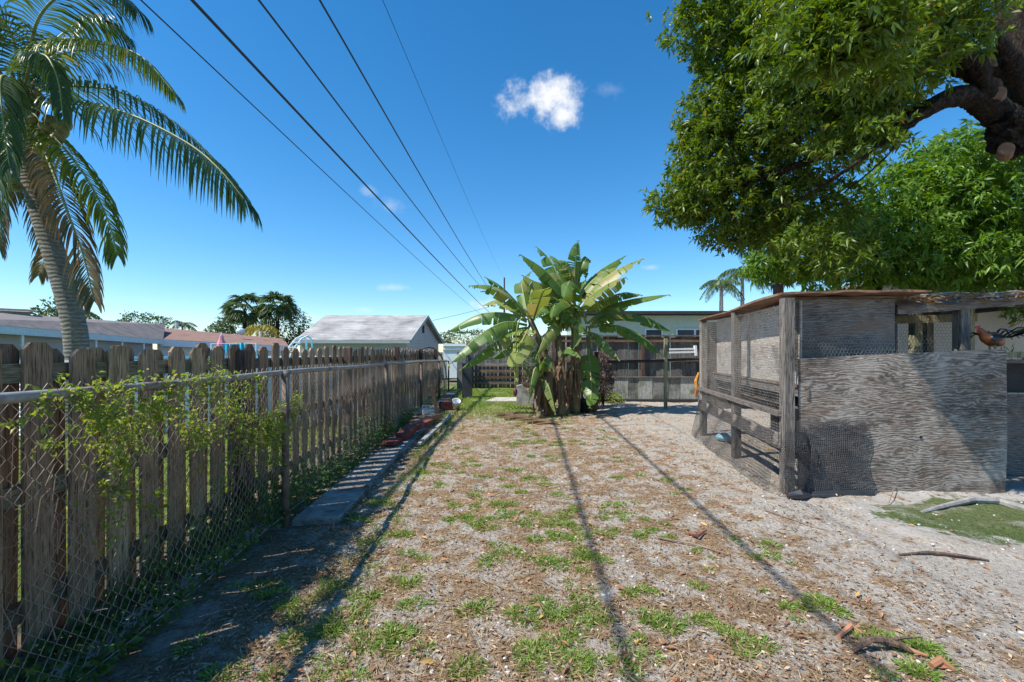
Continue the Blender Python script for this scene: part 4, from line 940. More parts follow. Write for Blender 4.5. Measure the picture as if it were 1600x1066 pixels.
# chicken wire
def hexwire(O, U, Vv, w_, h_, cell=.034, r=.0011, jit=.0015):
    pts = {}; edges = []
    s_ = cell/math.sqrt(3); r *= 1.35
    nc = int(w_/cell); nr = int(h_/(1.5*s_))
    def vid(x, z):
        k_ = (round(x*2000), round(z*2000))
        if k_ not in pts: pts[k_] = len(pts)
        return pts[k_]
    for j in range(nr):
        for i in range(nc):
            x = i*cell+(cell/2 if j % 2 else 0); z = j*1.5*s_
            a = vid(x, z); 
            b1 = vid(x+cell/2, z+s_/2); b2 = vid(x+cell/2, z+1.5*s_); b0 = vid(x+cell, z)
            edges += [(a, b1), (b1, b0), (b1, b2)]
    A_ = np.zeros((len(pts), 2))
    for k_, i in pts.items(): A_[i] = (k_[0]/2000, k_[1]/2000)
    N_ = np.cross(np.array(U), np.array(Vv))
    wx = np.sin(A_[:, 0]*7)*.006+np.sin(A_[:, 1]*9+A_[:, 0]*3)*.006
    W_ = np.array(O)+A_[:, :1]*np.array(U)+A_[:, 1:]*np.array(Vv)+wx[:, None]*N_+RNG.normal(0, jit, (len(A_), 3))
    E = np.array(list(set(edges))); a = W_[E[:, 0]]; b_ = W_[E[:, 1]]; d = norm(b_-a)
    s1 = norm(np.cross(d, N_+1e-3)); s2 = np.cross(d, s1); Vs = []
    for q in (a, b_):
        for an in (0, 2.094, 4.189): Vs.append(q+(s1*math.cos(an)+s2*math.sin(an))*r)
    V_ = np.stack(Vs, 1).reshape(-1, 3); base = (np.arange(len(E))*6)[:, None]
    F_ = np.concatenate([base+np.array([k1, (k1+1) % 3, 3+(k1+1) % 3, 3+k1]) for k1 in range(3)], 0)
    return V_, F_
Z = Vector((0, 0, 1)); off = np.array(coop.location)
V, Fq = hexwire(CA-SN*.055+Vector((0, 0, .55)), SD, Z, 3.15, 1.33)
o = link('chicken_wire', fastmesh('chicken_wire', V-off, Fq, MT['hexw'], 4), coop); o['kind'] = 'stuff'
V, Fq = hexwire((2.82, 4.62, 1.25), Vector((1, 0, .0)), Vector((0, 0, 1)), 1.5, .32, .038)
o = link('chicken_wire', fastmesh('chicken_wire', V-off, Fq, MT['hexw'], 4), coop); o['kind'] = 'stuff'
V, Fq = hexwire((4.1, 4.95, 1.3), Vector((1, 0, .0)), Vector((0, 0, 1)), .75, .56, .038, .0009)
o = link('chicken_wire', fastmesh('chicken_wire', V-off, Fq, MT['postw'], 4), coop); o['kind'] = 'stuff'
V, Fq = hexwire((4.88, 5.1, .95), Vector((1, 0, .0)), Vector((0, 0, 1)), .9, .33, .038, .0009)
o = link('chicken_wire', fastmesh('chicken_wire', V-off, Fq, MT['blackmesh'], 4), coop); o['kind'] = 'stuff'
def gridmesh(fn, nu, nv, r=.0013, skip=.02):
    Pm = np.array([[fn(i/nu, j/nv) for j in range(nv+1)] for i in range(nu+1)])
    segs = []
    a = Pm[:-1].reshape(-1, 3); b_ = Pm[1:].reshape(-1, 3); segs.append((a, b_))
    a = Pm[:, :-1].reshape(-1, 3); b_ = Pm[:, 1:].reshape(-1, 3); segs.append((a, b_))
    a = np.concatenate([s_[0] for s_ in segs]); b_ = np.concatenate([s_[1] for s_ in segs])
    kp = RNG.random(len(a)) > skip; a, b_ = a[kp], b_[kp]
    d = norm(b_-a); s1 = norm(np.cross(d, np.array([.5, .6, .62]))); s2 = np.cross(d, s1); Vs = []
    for q in (a, b_):
        for an in (0, 2.094, 4.189): Vs.append(q+(s1*math.cos(an)+s2*math.sin(an))*r)
    V_ = np.stack(Vs, 1).reshape(-1, 3); base = (np.arange(len(a))*6)[:, None]
    return V_, np.concatenate([base+np.array([k1, (k1+1) % 3, 3+(k1+1) % 3, 3+k1]) for k1 in range(3)], 0)
def side_net(u, v):     # black net down the side, flaring outwards at the bottom
    base = CA.lerp(CB, u)-SN*.09; fl_ = .28*(1-v)**2*(.35+.65*u)*(1-u*.55)*.9
    q = base-SN*fl_; wv = .012*math.sin(u*31+v*5)
    return (q.x-SN.x*wv, q.y-SN.y*wv, .015+.60*v-.01*math.sin(u*14))
V, Fq = gridmesh(side_net, 120, 20, .0022)
o = link('side_netting', fastmesh('side_netting', V-off, Fq, MT['blackmesh'], 4), coop); o['kind'] = 'stuff'
def patch(u, v):
    return (2.78+.66*u+.06*(1-v)*u+.012*math.sin(v*9), 4.455-.05*(1-v)**2-.012*math.sin(u*8+v*7), .0+(.72-.0*u)*v+.01*math.sin(u*11))
V, Fq = gridmesh(patch, 34, 34, .0024, .01)
V2, F2 = gridmesh(lambda u, v: tuple(np.array(patch(u, v))+np.array([.008+.01*v, .012, .009])), 34, 34, .0012, .1)
o = link('net_patch', fastmesh('net_patch', np.concatenate([V, V2])-off, np.concatenate([Fq, F2+len(V)]), MT['litmesh'], 4), coop); o['kind'] = 'stuff'; o['label'] = 'black net patch hung on the plywood front'
V, Fq = gridmesh(lambda u, v: (CA.x-.10+.26*u+.03*math.sin(v*7+u*4)-.05*(1-v)*(1-u), CA.y-.09-.09*math.sin(u*3.1)*(1-v*.6)-.03*math.sin(v*9), .02+.60*v), 22, 34, .0024, .02)
o = link('corner_net', fastmesh('corner_net', V-off, Fq, MT['blackmesh'], 4), coop); o['kind'] = 'stuff'
# folded black net bulge at the corner
mb = MB()
mb.tube([CA+Vector((-.1, -.17, .03)), CA+Vector((.0, -.18, .05)), CA+Vector((.12, -.14, .03))], [.03, .05, .03], 7, wob=.3); cpart('net_fold', mb, 'blackmesh')
# blue bag in coop, rusty thing at the rear corner
q = G(1129, 688); mb = MB(); mb.sphere((0, 0, .05), (.16, .12, .07), 12, 7); mb.sphere((.12, .02, .04), (.09, .08, .04), 8, 5)
o = mb.build('plastic_bag', MT['blueplastic'], smooth=True); o.location = (q.x+.05, q.y, 0); tag(o, 'pale blue plastic bag on the sand inside the coop netting', 'bag')
mb = MB(); q = P(1092, 600, 7.9); mb.tube([q+Vector((-.06, 0, -.22)), q+Vector((-.02, 0, -.1)), q+Vector((-.05, 0, .05)), q+Vector((0, 0, .2))], [.02, .038, .03, .02], 8, wob=.25)
cpart('rusty_bracket', mb, 'rustorange')
q = P(1216, 470, 7.2); mb = MB(); mb.box((q.x, 7.2, 1.15), (.11, .11, 2.75-.5)); mb2 = MB(); mb2.box((q.x, 7.2, 1.22), (.11, .11, 2.5)); cpart('post', mb2, 'postw')
# dried leaf pair hanging
mb = MB(); q = P(1453, 490, 4.9)
for s_ in (-1, 1): mb.add([q, q+Vector((s_*.02-.008, 0, -.06)), q+Vector((s_*.035, -.01, -.13)), q+Vector((s_*.012+.006, 0, -.06))], [(0, 1, 2, 3)])
cpart('dry_leaf', mb, 'dryleaf')

# ---- rooster
rt = thing('rooster', (4.80, 4.55, 1.455), 'black and orange rooster perched on the right corner of the plywood sheet', 'rooster')
mb = MB(); body = [(.10, 0, .02), (.06, 0, .05), (0, 0, .075), (-.06, 0, .09), (-.10, 0, .13), (-.125, -.005, .165), (-.15, -.01, .175)]
mb.tube(body, [.025, .062, .075, .055, .032, .026, .012], 12); mb.build('body', MT['forange'], rt, True)
mb = MB()
for i in range(13):
    a = -.4+i*.09; ph = (i-6)*.05; L = .17+.05*math.sin(i*2.1); st = Vector((.07, ph*.3, .08)); pts = []
    prev = None; vs = []
    for k_ in range(5):
        s_ = k_/4; ang = 1.75-a*.5-1.7*s_*s_; q = st+Vector((L*s_*math.cos(ang)*.9+.05*s_, ph*s_*1.6, L*s_*math.sin(ang)*.9)); wd_ = .012*math.sin(math.pi*min(1, .25+s_*.7))+.002
        vs += [q+Vector((0, wd_, .0)), q-Vector((0, wd_, 0)), q+Vector((wd_, 0, wd_))]
    fs = []
    for k_ in range(4): fs += [(3*k_, 3*k_+3, 3*k_+5, 3*k_+2), (3*k_+2, 3*k_+5, 3*k_+4, 3*k_+1)]
    mb.add(vs, fs)
mb.build('tail', MT['fblack'], rt)
mb = MB(); mb.sphere((0, -.045, .08), (.075, .03, .045), 10, 6); mb.sphere((0, .045, .08), (.075, .03, .045), 10, 6); mb.build('wing', MT['fblack'], rt, True)
mb = MB()
for i in range(4): mb.box((-.13-.012*i, -.005, .198-.003*i), (.012, .006, .022))
mb.box((-.15, -.005, .15), (.012, .008, .03)); mb.build('comb', MT['comb'], rt)
mb = MB(); mb.tube([(-.158, -.01, .175), (-.182, -.01, .168)], [.008, .001], 6); mb.build('beak', MT['orangewood'], rt)
for y_ in (-.025, .025):
    mb = MB(); mb.tube([(.0, y_, .03), (.005, y_, -.045)], [.012, .006], 6)
    for a in (-.6, 0, .6): mb.tube([(.005, y_, -.04), (-.03*math.cos(a), y_+.03*math.sin(a), -.048)], [.005, .003], 4)
    mb.build('leg', MT['orangewood'], rt)
mb = MB(); mb.bar((4.60, 4.56, 1.37), (5.2, 4.56, 1.37), .05, .055); cpart('perch', mb, 'treated')

# ================================================================ banana plants
def resample(pts, n):
    pts = [Vector(p_) for p_ in pts]
    # Catmull-Rom
    out = []
    m_ = len(pts)-1
    for i in range(n+1):
        s_ = i/n*m_; k_ = min(int(s_), m_-1); f_ = s_-k_
        p0 = pts[max(k_-1, 0)]; p1 = pts[k_]; p2 = pts[k_+1]; p3 = pts[min(k_+2, m_)]
        out.append(.5*((2*p1)+(-p0+p2)*f_+(2*p0-5*p1+4*p2-p3)*f_*f_+(-p0+3*p1-3*p2+p3)*f_**3))
    return out
def banana_leaf(root, pts, hw, mat, droop=(.6, .9), twist=0.0, petiole=.14, tear=.5, label=None):
    hw *= 1.04; n = 30; c = resample(pts, n); rib = MB(); lam = MB()
    rib.tube(c, [.028*(1-.85*i/n)+.004 for i in range(n+1)], 5)
    o1 = part('leaf', rib, MT['stemgreen'] if mat != 'bananadry' else MT['bananadry'], root, True)
    if label: o1['label'] = label
    i0 = int(petiole*n)
    for side in (-1, 1):
        dr = random.uniform(*droop); strip = []
        def flush(strip):
            if len(strip) < 2: return
            vs = []; fs = []
            extra = random.gauss(0, .16); sk = random.gauss(0, .05)
            for (q, s_, u_, wd, ti) in strip:
                for k_ in range(4):
                    t_ = k_/3; a = (dr+extra)*(.55+.65*t_)
                    d = s_*math.cos(a)-u_*math.sin(a)
                    vs.append(q+d*wd*t_+ti*(sk+.12)*wd*t_+u_*.012)
            w_ = 4
            for i in range(len(strip)-1):
                for k_ in range(3): fs.append((i*w_+k_, i*w_+k_+1, (i+1)*w_+k_+1, (i+1)*w_+k_))
            lam.add(vs, fs)
        for i in range(i0, n+1):
            tt = (c[min(i+1, n)]-c[max(i-1, 0)]).normalized()
            s_ = tt.cross(Vector((0, 0, 1)))
            if s_.length < .25: s_ = tt.cross(Vector((.3, -1, .2)))
            s_ = s_.normalized()
            s_ = (Matrix.Rotation(twist, 3, tt) @ s_)*side
            u_ = s_.cross(tt)*(1 if side > 0 else -1)
            if side > 0: u_ = s_.cross(tt)
            else: u_ = tt.cross(s_)
            f_ = (i-i0)/(n-i0)
            wd = hw*(math.sin(math.pi*min(1, .12+f_*.95)**.8))**.55 if f_ < .97 else hw*.3
            wd *= random.uniform(.96, 1.03)
            strip.append((c[i], s_, u_, wd, tt))
            if random.random() < tear*.6 and len(strip) > 1:
                flush(strip); strip = [(c[i]+tt*.012, s_, u_, wd*random.uniform(.9, 1), tt)]
        flush(strip)
    lm = local(lam, root.location).build('blade', MT[mat], o1, True)
    return o1
def bpts(lst, Y, dY=0.0):
    n = len(lst)-1; return [P(px, py, Y+dY*i/n) for i, (px, py) in enumerate(lst)]
BG = 'banana plants in the clump'
def stemtube(root, pts, r0, r1, mat='bantrunk', name='trunk'):
    mb = MB(); c = resample(pts, 12); mb.tube(c, [r0+(r1-r0)*i/12 for i in range(13)], 12, wob=.05); return part(name, mb, MT[mat], root, True)
def deadskirt(root, base, top, n, r):
    for k_ in range(n):
        a = random.uniform(0, 6.28); st = top.lerp(base, random.uniform(.0, .45)); R_ = r*random.uniform(.7, 1.5)
        p1 = st+Vector((math.cos(a)*R_*.7, math.sin(a)*R_*.7, random.uniform(-.1, .05)))
        L = random.uniform(.5, 1.05); p2 = p1+Vector((math.cos(a)*.07, math.sin(a)*.07, -L*.5)); p3 = p1+Vector((math.cos(a)*.05+random.gauss(0, .05), math.sin(a)*.05, -L))
        if p3.z < .02: p3.z = .02
        if p2.z < .05: p2.z = .05
        mb = MB(); c = resample([st, p1, p2, p3], 8); vs = []; fs = []
        sd = Vector((-math.sin(a), math.cos(a), 0)); ph = random.random()*6
        for i, q in enumerate(c):
            wd_ = random.uniform(.02, .055)*math.sin(math.pi*(.15+.75*i/8)); 
            vs += [q+sd*wd_+Vector((math.cos(a), math.sin(a), 0))*.03*math.sin(i+ph), q+Vector((math.cos(a), math.sin(a), 0))*.02, q-sd*wd_+Vector((math.cos(a), math.sin(a), 0))*.03*math.cos(i*1.3+ph)]
        for i in range(8): fs += [(3*i, 3*i+1, 3*i+4, 3*i+3), (3*i+1, 3*i+2, 3*i+5, 3*i+4)]
        mb.add(vs, fs); part('dead_leaf', mb, MT['bananadry'], root)
YB = 10.3
b1 = thing('banana_plant', G(856, 652), 'left banana plant with a hanging fruit bunch and broad leaves reaching over the left fence', 'banana plant', BG)
b1.location.z = 0
stemtube(b1, [G(862, 650), P(858, 600, 10.1), P(845, 540, 10.2), P(828, 498, 10.2)],   .095, .055)
for lst, hw, mt, dr, dY in [([(828, 498), (795, 462), (765, 447), (733, 447)], .27, 'banana', (.5, .8), -.2), ([(826, 495), (803, 468), (780, 446), (757, 433)], .24, 'banana', (.3, .6), .3),
        ([(823, 503), (790, 490), (745, 493), (695, 522)], .30, 'banana', (.6, .9), .3), ([(823, 508), (785, 505), (740, 532), (700, 572)], .30, 'banana', (.5, .8), -.7), ([(823, 512), (795, 520), (755, 548), (718, 580)], .28, 'banana', (.5, .9), -.4),
        ([(826, 512), (812, 525), (790, 545), (765, 562)], .25, 'banana', (.4, .8), .4), ([(828, 508), (820, 470), (816, 440), (830, 425)], .2, 'banana', (.3, .5), .9), ([(822, 500), (800, 478), (775, 470), (755, 478)], .22, 'bananay', (.5, .7), .9),
        ([(828, 508), (818, 530), (806, 556), (800, 576)], .27, 'bananay', (.2, .5), -.9), ([(832, 505), (840, 480), (848, 458), (853, 452)], .26, 'bananay', (-.1, .1), -.8), ([(826, 500), (835, 460), (850, 440), (872, 440)], .25, 'banana', (.5, .8), .4), ([(828, 498), (833, 470), (830, 452), (812, 450)], .25, 'banana', (.5, .8), .9)]:
    banana_leaf(b1, bpts(lst, YB, dY), hw, mt, dr, random.uniform(-.3, .3))
mb = MB(); c = resample([P(826, 500, 10.2), P(815, 498, 9.9), P(808, 512, 9.8), P(806, 560, 9.8), P(805, 606, 9.8)], 14); mb.tube(c, .017, 6); part('fruit_stalk', mb, MT['stemgreen'], b1, True)
for z_i in range(9):
    q = P(807, 524+z_i*9, 9.8)
    for a in np.linspace(0, 2*math.pi, 6 if z_i < 5 else 4, endpoint=False):
        rr_ = .07-.005*z_i; mb = MB(); d = Vector((math.cos(a), math.sin(a), 0))
        mb.tube([q+d*.01, q+d*rr_+Vector((0, 0, .0)), q+d*(rr_+.005)+Vector((0, 0, .07))], [.01, .018-.001*z_i, .006], 6); part('banana', mb, MT['banfruit'], b1, True)
mb = MB(); q = P(805, 612, 9.8); mb.lathe([(0, .09), (.03, .06), (.05, 0), (.035, -.07), (0, -.12)], 10, q); part('flower_bud', mb, MT['purple'], b1, True)
deadskirt(b1, b1.location, P(850, 545, 10.1), 24, .12)
b2 = thing('banana_plant', G(896, 648), 'tallest banana plant of the clump with upright top leaf and yellowing leaves on the right', 'banana plant', BG); b2.location.z = 0
stemtube(b2, [G(898, 646), P(900, 590, 10.3), P(898, 530, 10.3), P(897, 478, 10.3)], .12, .065)
for lst, hw, mt, dr, dY in [([(897, 470), (898, 430), (900, 400), (903, 376)], .2, 'banana', (.2, .6), 0), ([(897, 465), (893, 430), (885, 410), (868, 408)], .24, 'banana', (.5, .9), -.2), ([(898, 460), (905, 420), (915, 402), (915, 440)], .2, 'banana', (.5, .9), .2),
        ([(900, 482), (930, 448), (968, 420), (1007, 404)], .30, 'bananay', (.45, .7), -.4), ([(902, 490), (925, 462), (955, 442), (978, 434)], .30, 'bananay', (.6, .9), -.9), ([(902, 470), (925, 435), (950, 415), (978, 400)], .24, 'banana', (.3, .6), .6),
        ([(904, 488), (940, 470), (975, 458), (1004, 462)], .26, 'banana', (.6, 1.0), .2), ([(905, 465), (925, 440), (945, 425), (965, 418)], .24, 'bananay', (.5, .8), .1),
        ([(895, 480), (872, 446), (845, 418), (812, 398)], .28, 'banana', (.6, .9), -.3), ([(895, 470), (872, 430), (858, 405), (838, 386)], .25, 'banana', (.3, .6), .3), ([(896, 468), (885, 430), (872, 408), (860, 400)], .24, 'banana', (.2, .5), .7), ([(892, 478), (860, 450), (835, 440), (815, 430)], .26, 'bananay', (.6, .9), -.1),
        ([(900, 484), (902, 500), (903, 525), (896, 546)], .11, 'bananay', (.3, .6), -.8), ([(893, 512), (876, 500), (857, 515), (837, 560)], .28, 'bananay', (.8, 1.1), -.8), ([(895, 490), (880, 470), (868, 475), (862, 500)], .27, 'banana', (.6, .9), -1.0), ([(899, 480), (895, 455), (890, 440), (880, 470)], .25, 'banana', (.6, .9), -.9), ([(903, 480), (915, 450), (912, 440), (908, 470)], .24, 'banana', (.6, .9), .8), ([(898, 475), (878, 455), (868, 450), (850, 470)], .26, 'banana', (.6, .9), 1.2)]:
    banana_leaf(b2, bpts(lst, YB, dY), hw, mt, dr, random.uniform(-.25, .25))
deadskirt(b2, b2.location, P(897, 540, 10.3), 16, .15)
b3 = thing('banana_plant', G(925, 642), 'right banana plant of the clump whose leaves arch towards the lone wooden post', 'banana plant', BG); b3.location.z = 0
stemtube(b3, [G(925, 642), P(926, 600, 10.6), P(922, 560, 10.6), P(918, 510, 10.6)], .085, .05)
for lst, hw, mt, dr, dY in [([(920, 505), (950, 480), (1000, 466), (1047, 461)], .28, 'banana', (.3, .5), .1), ([(922, 510), (960, 492), (1010, 497), (1051, 521)], .28, 'banana', (.5, .8), -.3), ([(920, 512), (965, 510), (1005, 528), (1035, 556)], .28, 'banana', (.4, .7), -.5),
        ([(918, 520), (935, 525), (955, 545), (968, 564)], .2, 'banana', (.6, .9), -.6), ([(916, 505), (905, 480), (885, 480), (875, 510)], .25, 'banana', (.6, .9), -.8), ([(918, 505), (940, 490), (960, 480), (985, 478)], .26, 'banana', (.6, .9), .8), ([(919, 545), (922, 575), (924, 610), (921, 638)], .24, 'banana', (.1, .4), -.9)]:
    banana_leaf(b3, bpts(lst, YB+.2, dY), hw, mt, dr, random.uniform(-.25, .25))
deadskirt(b3, b3.location, P(920, 575, 10.5), 12, .12)
b4 = thing('banana_plant', G(838, 655), 'short young banana plant at the left foot of the clump beside the concrete block', 'banana plant', BG); b4.location.z = 0
stemtube(b4, [G(842, 655), P(843, 620, 10.0), P(846, 590, 9.9)], .07, .04)
for lst, hw, mt, dr, dY in [([(846, 592), (838, 575), (832, 590), (826, 630)], .15, 'banana', (.5, .9), -.4), ([(846, 590), (850, 565), (856, 560), (866, 580)], .17, 'banana', (.5, .9), -.3), ([(846, 592), (855, 600), (862, 620), (868, 648)], .14, 'bananay', (.5, .9), -.4), ([(846, 588), (842, 560), (835, 550), (828, 560)], .15, 'banana', (.5, .9), .2)]:
    banana_leaf(b4, bpts(lst, 9.9, dY), hw, mt, dr)
deadskirt(b4, b4.location, P(846, 585, 9.9), 8, .08)
b5 = thing('banana_plant', G(876, 650), 'middle banana plant with dry brown trunk between the left and the tallest plant', 'banana plant', BG); b5.location.z = 0
stemtube(b5, [G(877, 650), P(880, 600, 10.1), P(876, 550, 10.2), P(872, 520, 10.2)], .09, .055, 'bantrunk')
for lst, hw, mt, dr, dY in [([(873, 525), (862, 490), (850, 480), (835, 500)], .27, 'banana', (.6, .9), -.6), ([(873, 525), (880, 495), (900, 500), (925, 530)], .26, 'banana', (.6, .9), -.5), ([(873, 522), (868, 480), (862, 460), (845, 455)], .26, 'banana', (.4, .8), .5), ([(874, 560), (885, 545), (897, 548), (907, 560)], .17, 'banana', (.6, .9), -.9), ([(873, 520), (872, 480), (880, 455), (900, 450)], .26, 'banana', (.4, .8), .5), ([(870, 530), (858, 520), (845, 530), (838, 556)], .22, 'banana', (.6, .9), .2)]:
    banana_leaf(b5, bpts(lst, YB-.1, dY), hw, mt, dr)
deadskirt(b5, b5.location, P(875, 560, 10.2), 16, .15)
mb = MB(); q = G(933, 640); mb.box((q.x, q.y+.1, .7), (.09, .09, 1.4)); o = mb.build('clump_post', MT['postw']); tag(o, 'dark square stake standing in the right side of the banana clump', 'stake')

def shrub(name, label, cat, centre, rad, n, mat, ll, lw, stemn=12, smat='bark', updir=.3, squash=1.0):
    r_ = thing(name, (centre[0], centre[1], 0), label, cat)
    a = RNG.normal(size=(n, 3)); a = norm(a)*(RNG.uniform(.45, 1.0, n)**.6)[:, None]
    nz = np.array([mnoise.noise(Vector(q*1.8)+Vector(centre)) for q in a]); a = a*(1+.45*nz)[:, None]
    C = a*np.array(rad)+np.array([0, 0, centre[2]]); C[:, 2] = np.maximum(C[:, 2], .01)
    V, Fq = leaves(C, a+RNG.normal(size=(n, 3))*.7+[0, 0, updir], RNG.uniform(ll*.6, ll*1.2, n), RNG.uniform(lw*.7, lw*1.2, n))
    o = link('foliage', fastmesh('foliage', V, Fq, MT[mat], 3), r_); o['kind'] = 'stuff'
    mb = MB()
    for i in range(stemn):
        t_ = C[random.randrange(n)]*.8; mb.tube([(random.gauss(0, .05), random.gauss(0, .05), 0), (t_[0]*.4, t_[1]*.4, t_[2]*.6), tuple(t_)], [.03*rad[0], .02*rad[0], .008*rad[0]], 5)
    mb.build('stems', MT[smat], r_); return r_
q = G(943, 636); shrub('croton_bush', 'dark red leafy bush at the right foot of the banana clump', 'bush', (q.x, q.y+.2, .75), (.28, .25, .68), 1500, 'croton', .09, .03)
q = G(828, 615); shrub('croton_bush', 'small red-leaved plant under the banana flower left of the clump', 'bush', (q.x, q.y, .5), (.22, .2, .3), 420, 'croton', .09, .03)
q = G(952, 630); shrub('ground_weed', 'low bright green weed at the left end of the pale low wall', 'weed', (q.x, q.y, .12), (.4, .2, .16), 420, 'vine', .07, .04, 5)
q = G(818, 600); shrub('shrub', 'pale variegated shrub against the far rail fence behind the bananas', 'shrub', (q.x+.3, 14.5, 1.0), (.5, .4, .9), 1200, 'farpalm', .1, .04)
# concrete pad, block, pot
q = G(790, 627); mb = MB(); o_ = [(-.62, -.55), (.7, -.5), (.72, .5), (-.35, .55)]
vs = [(x, y, 0) for x, y in o_]+[(x, y, .05) for x, y in o_]; mb.add(vs, [(3, 2, 1, 0), (4, 5, 6, 7), (0, 1, 5, 4), (1, 2, 6, 5), (2, 3, 7, 6), (3, 0, 4, 7)])
o = mb.build('concrete_pad', MT['palec']); o.location = (q.x+.05, q.y+.1, .0); tag(o, 'small pale concrete pad set in the grass left of the banana clump', 'pad')
q = G(822, 634); mb = MB(); mb.add([(-.25, -.12, 0), (.42, -.12, 0), (-.25, -.12, .52), (-.12, -.12, .55), (-.25, .12, 0), (.42, .12, 0), (-.25, .12, .52), (-.12, .12, .55)], [(0, 1, 3, 2), (4, 6, 7, 5), (0, 4, 5, 1), (1, 5, 7, 3), (3, 7, 6, 2), (2, 6, 4, 0)])
o = mb.build('concrete_block', MT['conc']); o.location = (q.x, q.y, 0); tag(o, 'grey wedge-shaped concrete block leaning at the left foot of the bananas', 'block')
q = G(911, 642); mb = MB(); mb.lathe([(0, 0), (.13, 0), (.17, .26), (.185, .26), (.185, .3), (.16, .3), (.13, .05), (0, .05)], 16); o = mb.build('plant_pot', MT['blackpot'], smooth=True); o.location = (q.x, q.y-.25, 0); tag(o, 'black plastic plant pot standing at the foot of the banana clump', 'pot')
for i, (px, py, s_, lab) in enumerate([(795, 652, .25, 'dark dead banana stem piece lying left of the clump'), (815, 657, .35, 'brown fallen banana stem lying in front of the young plant'), (848, 663, .3, 'pile of shredded brown banana leaf in front of the clump')]):
    q = G(px, py); mb = MB(); mb.tube([(-s_, 0, .03), (-s_*.3, .05, .06), (s_*.4, -.02, .05), (s_, .03, .02)], [.03, .055, .05, .02], 7, wob=.3); mb.tube([(-s_*.4, -.12, .02), (s_*.6, -.1, .05), (s_*1.1, -.15, .01)], [.02, .03, .01], 6, wob=.3)
    o = mb.build('banana_debris', MT['bananadry']); o.location = (q.x, q.y, 0); tag(o, lab, 'plant debris')

# ================================================================ coconut palm (left)
cp = thing('coconut_palm', P(116, 550, 7.6)-Vector((0, 0, H)), 'tall coconut palm with ringed trunk leaning left behind the picket fence', 'palm tree')
tp = [P(114, 684, 7.6), P(118, 620, 7.6), P(120, 545, 7.6), P(112, 490, 7.6), P(92, 420, 7.6), P(70, 350, 7.6), P(50, 280, 7.6), P(38, 225, 7.6), P(32, 185, 7.6)]
mb = MB(); c = resample(tp, 60); 
mb.tube(c, [(.175-.04*i/60)+.002*math.sin(i*2.4) for i in range(61)], 14); part('trunk', mb, MT['cocotrunk'], cp, True)
mb = MB(); 
for i in range(26):
    a = i*2.4; q = P(32, 180+random.uniform(-30, 40), 7.6); mb.tube([q, q+Vector((math.cos(a)*.16, math.sin(a)*.16, .2)), q+Vector((math.cos(a)*.25, math.sin(a)*.25, .42))], [.07, .05, .02], 5)
part('leaf_bases', mb, MT['dryleaf'], cp)
def frond(root, pts, Ll, mat, npair=62, gravity=1.0, hang=.6, seed=0, wid=.031, r0=.026):
    n = 46; c = resample(pts, n); mb = MB(); mb.tube(c, [r0*(1-.88*i/n)+.002 for i in range(n+1)], 5); rc = part('frond', mb, MT['rachis'], root, True)
    c3 = resample(pts, npair); Cs = []; V = []; Fc = []; n0 = 0
    for i in range(int(npair*.12), npair+1):
        f_ = i/npair; tt = (c3[min(i+1, npair)]-c3[max(i-1, 0)]).normalized()
        sd = tt.cross(Vector((0, 0, 1)))
        if sd.length < .3: sd = tt.cross(Vector((.2, -.9, .2)))
        sd.normalize(); up = sd.cross(tt)
        L = Ll*math.sin(math.pi*(.10+.80*f_)**.85)**.7
        for s_ in (-1, 1):
            if random.random() < .04: continue
            L_ = L*random.uniform(.8, 1.1)
            d = (sd*s_*.85+tt*(.45+.5*f_)+up*.25+Vector((random.gauss(0, .07), random.gauss(0, .07), random.gauss(0, .07)))).normalized()
            q = c3[i]; wv = wid*random.uniform(.8, 1.1); pos = [q]
            for k_ in range(4):
                d = (d+Vector((0, 0, -1))*gravity*(hang*.35+.28*k_*hang)).normalized(); q = q+d*L_/4; pos.append(q)
            ws = [.35*wv, wv*.95, wv, wv*.7, .002]
            for k_, pq in enumerate(pos):
                dd = (pos[min(k_+1, 4)]-pos[max(k_-1, 0)]).normalized(); cr = dd.cross(up if abs(dd.dot(up)) < .9 else sd).normalized(); fo = dd.cross(cr)
                V += [pq+cr*ws[k_]*.5, pq+fo*ws[k_]*.22, pq-cr*ws[k_]*.5]
            for k_ in range(4): Fc += [(n0+3*k_, n0+3*k_+1, n0+3*k_+4, n0+3*k_+3), (n0+3*k_+1, n0+3*k_+2, n0+3*k_+5, n0+3*k_+4)]
            n0 += 15
    V = np.array([tuple(q) for q in V])-np.array(root.location)
    o = link('leaflets', fastmesh('leaflets', V, Fc, MT[mat], 4), rc); o['kind'] = 'stuff'; return rc
def fp_(lst): return [P(px, py, Y) for px, py, Y in lst]
K0 = (42, 165)
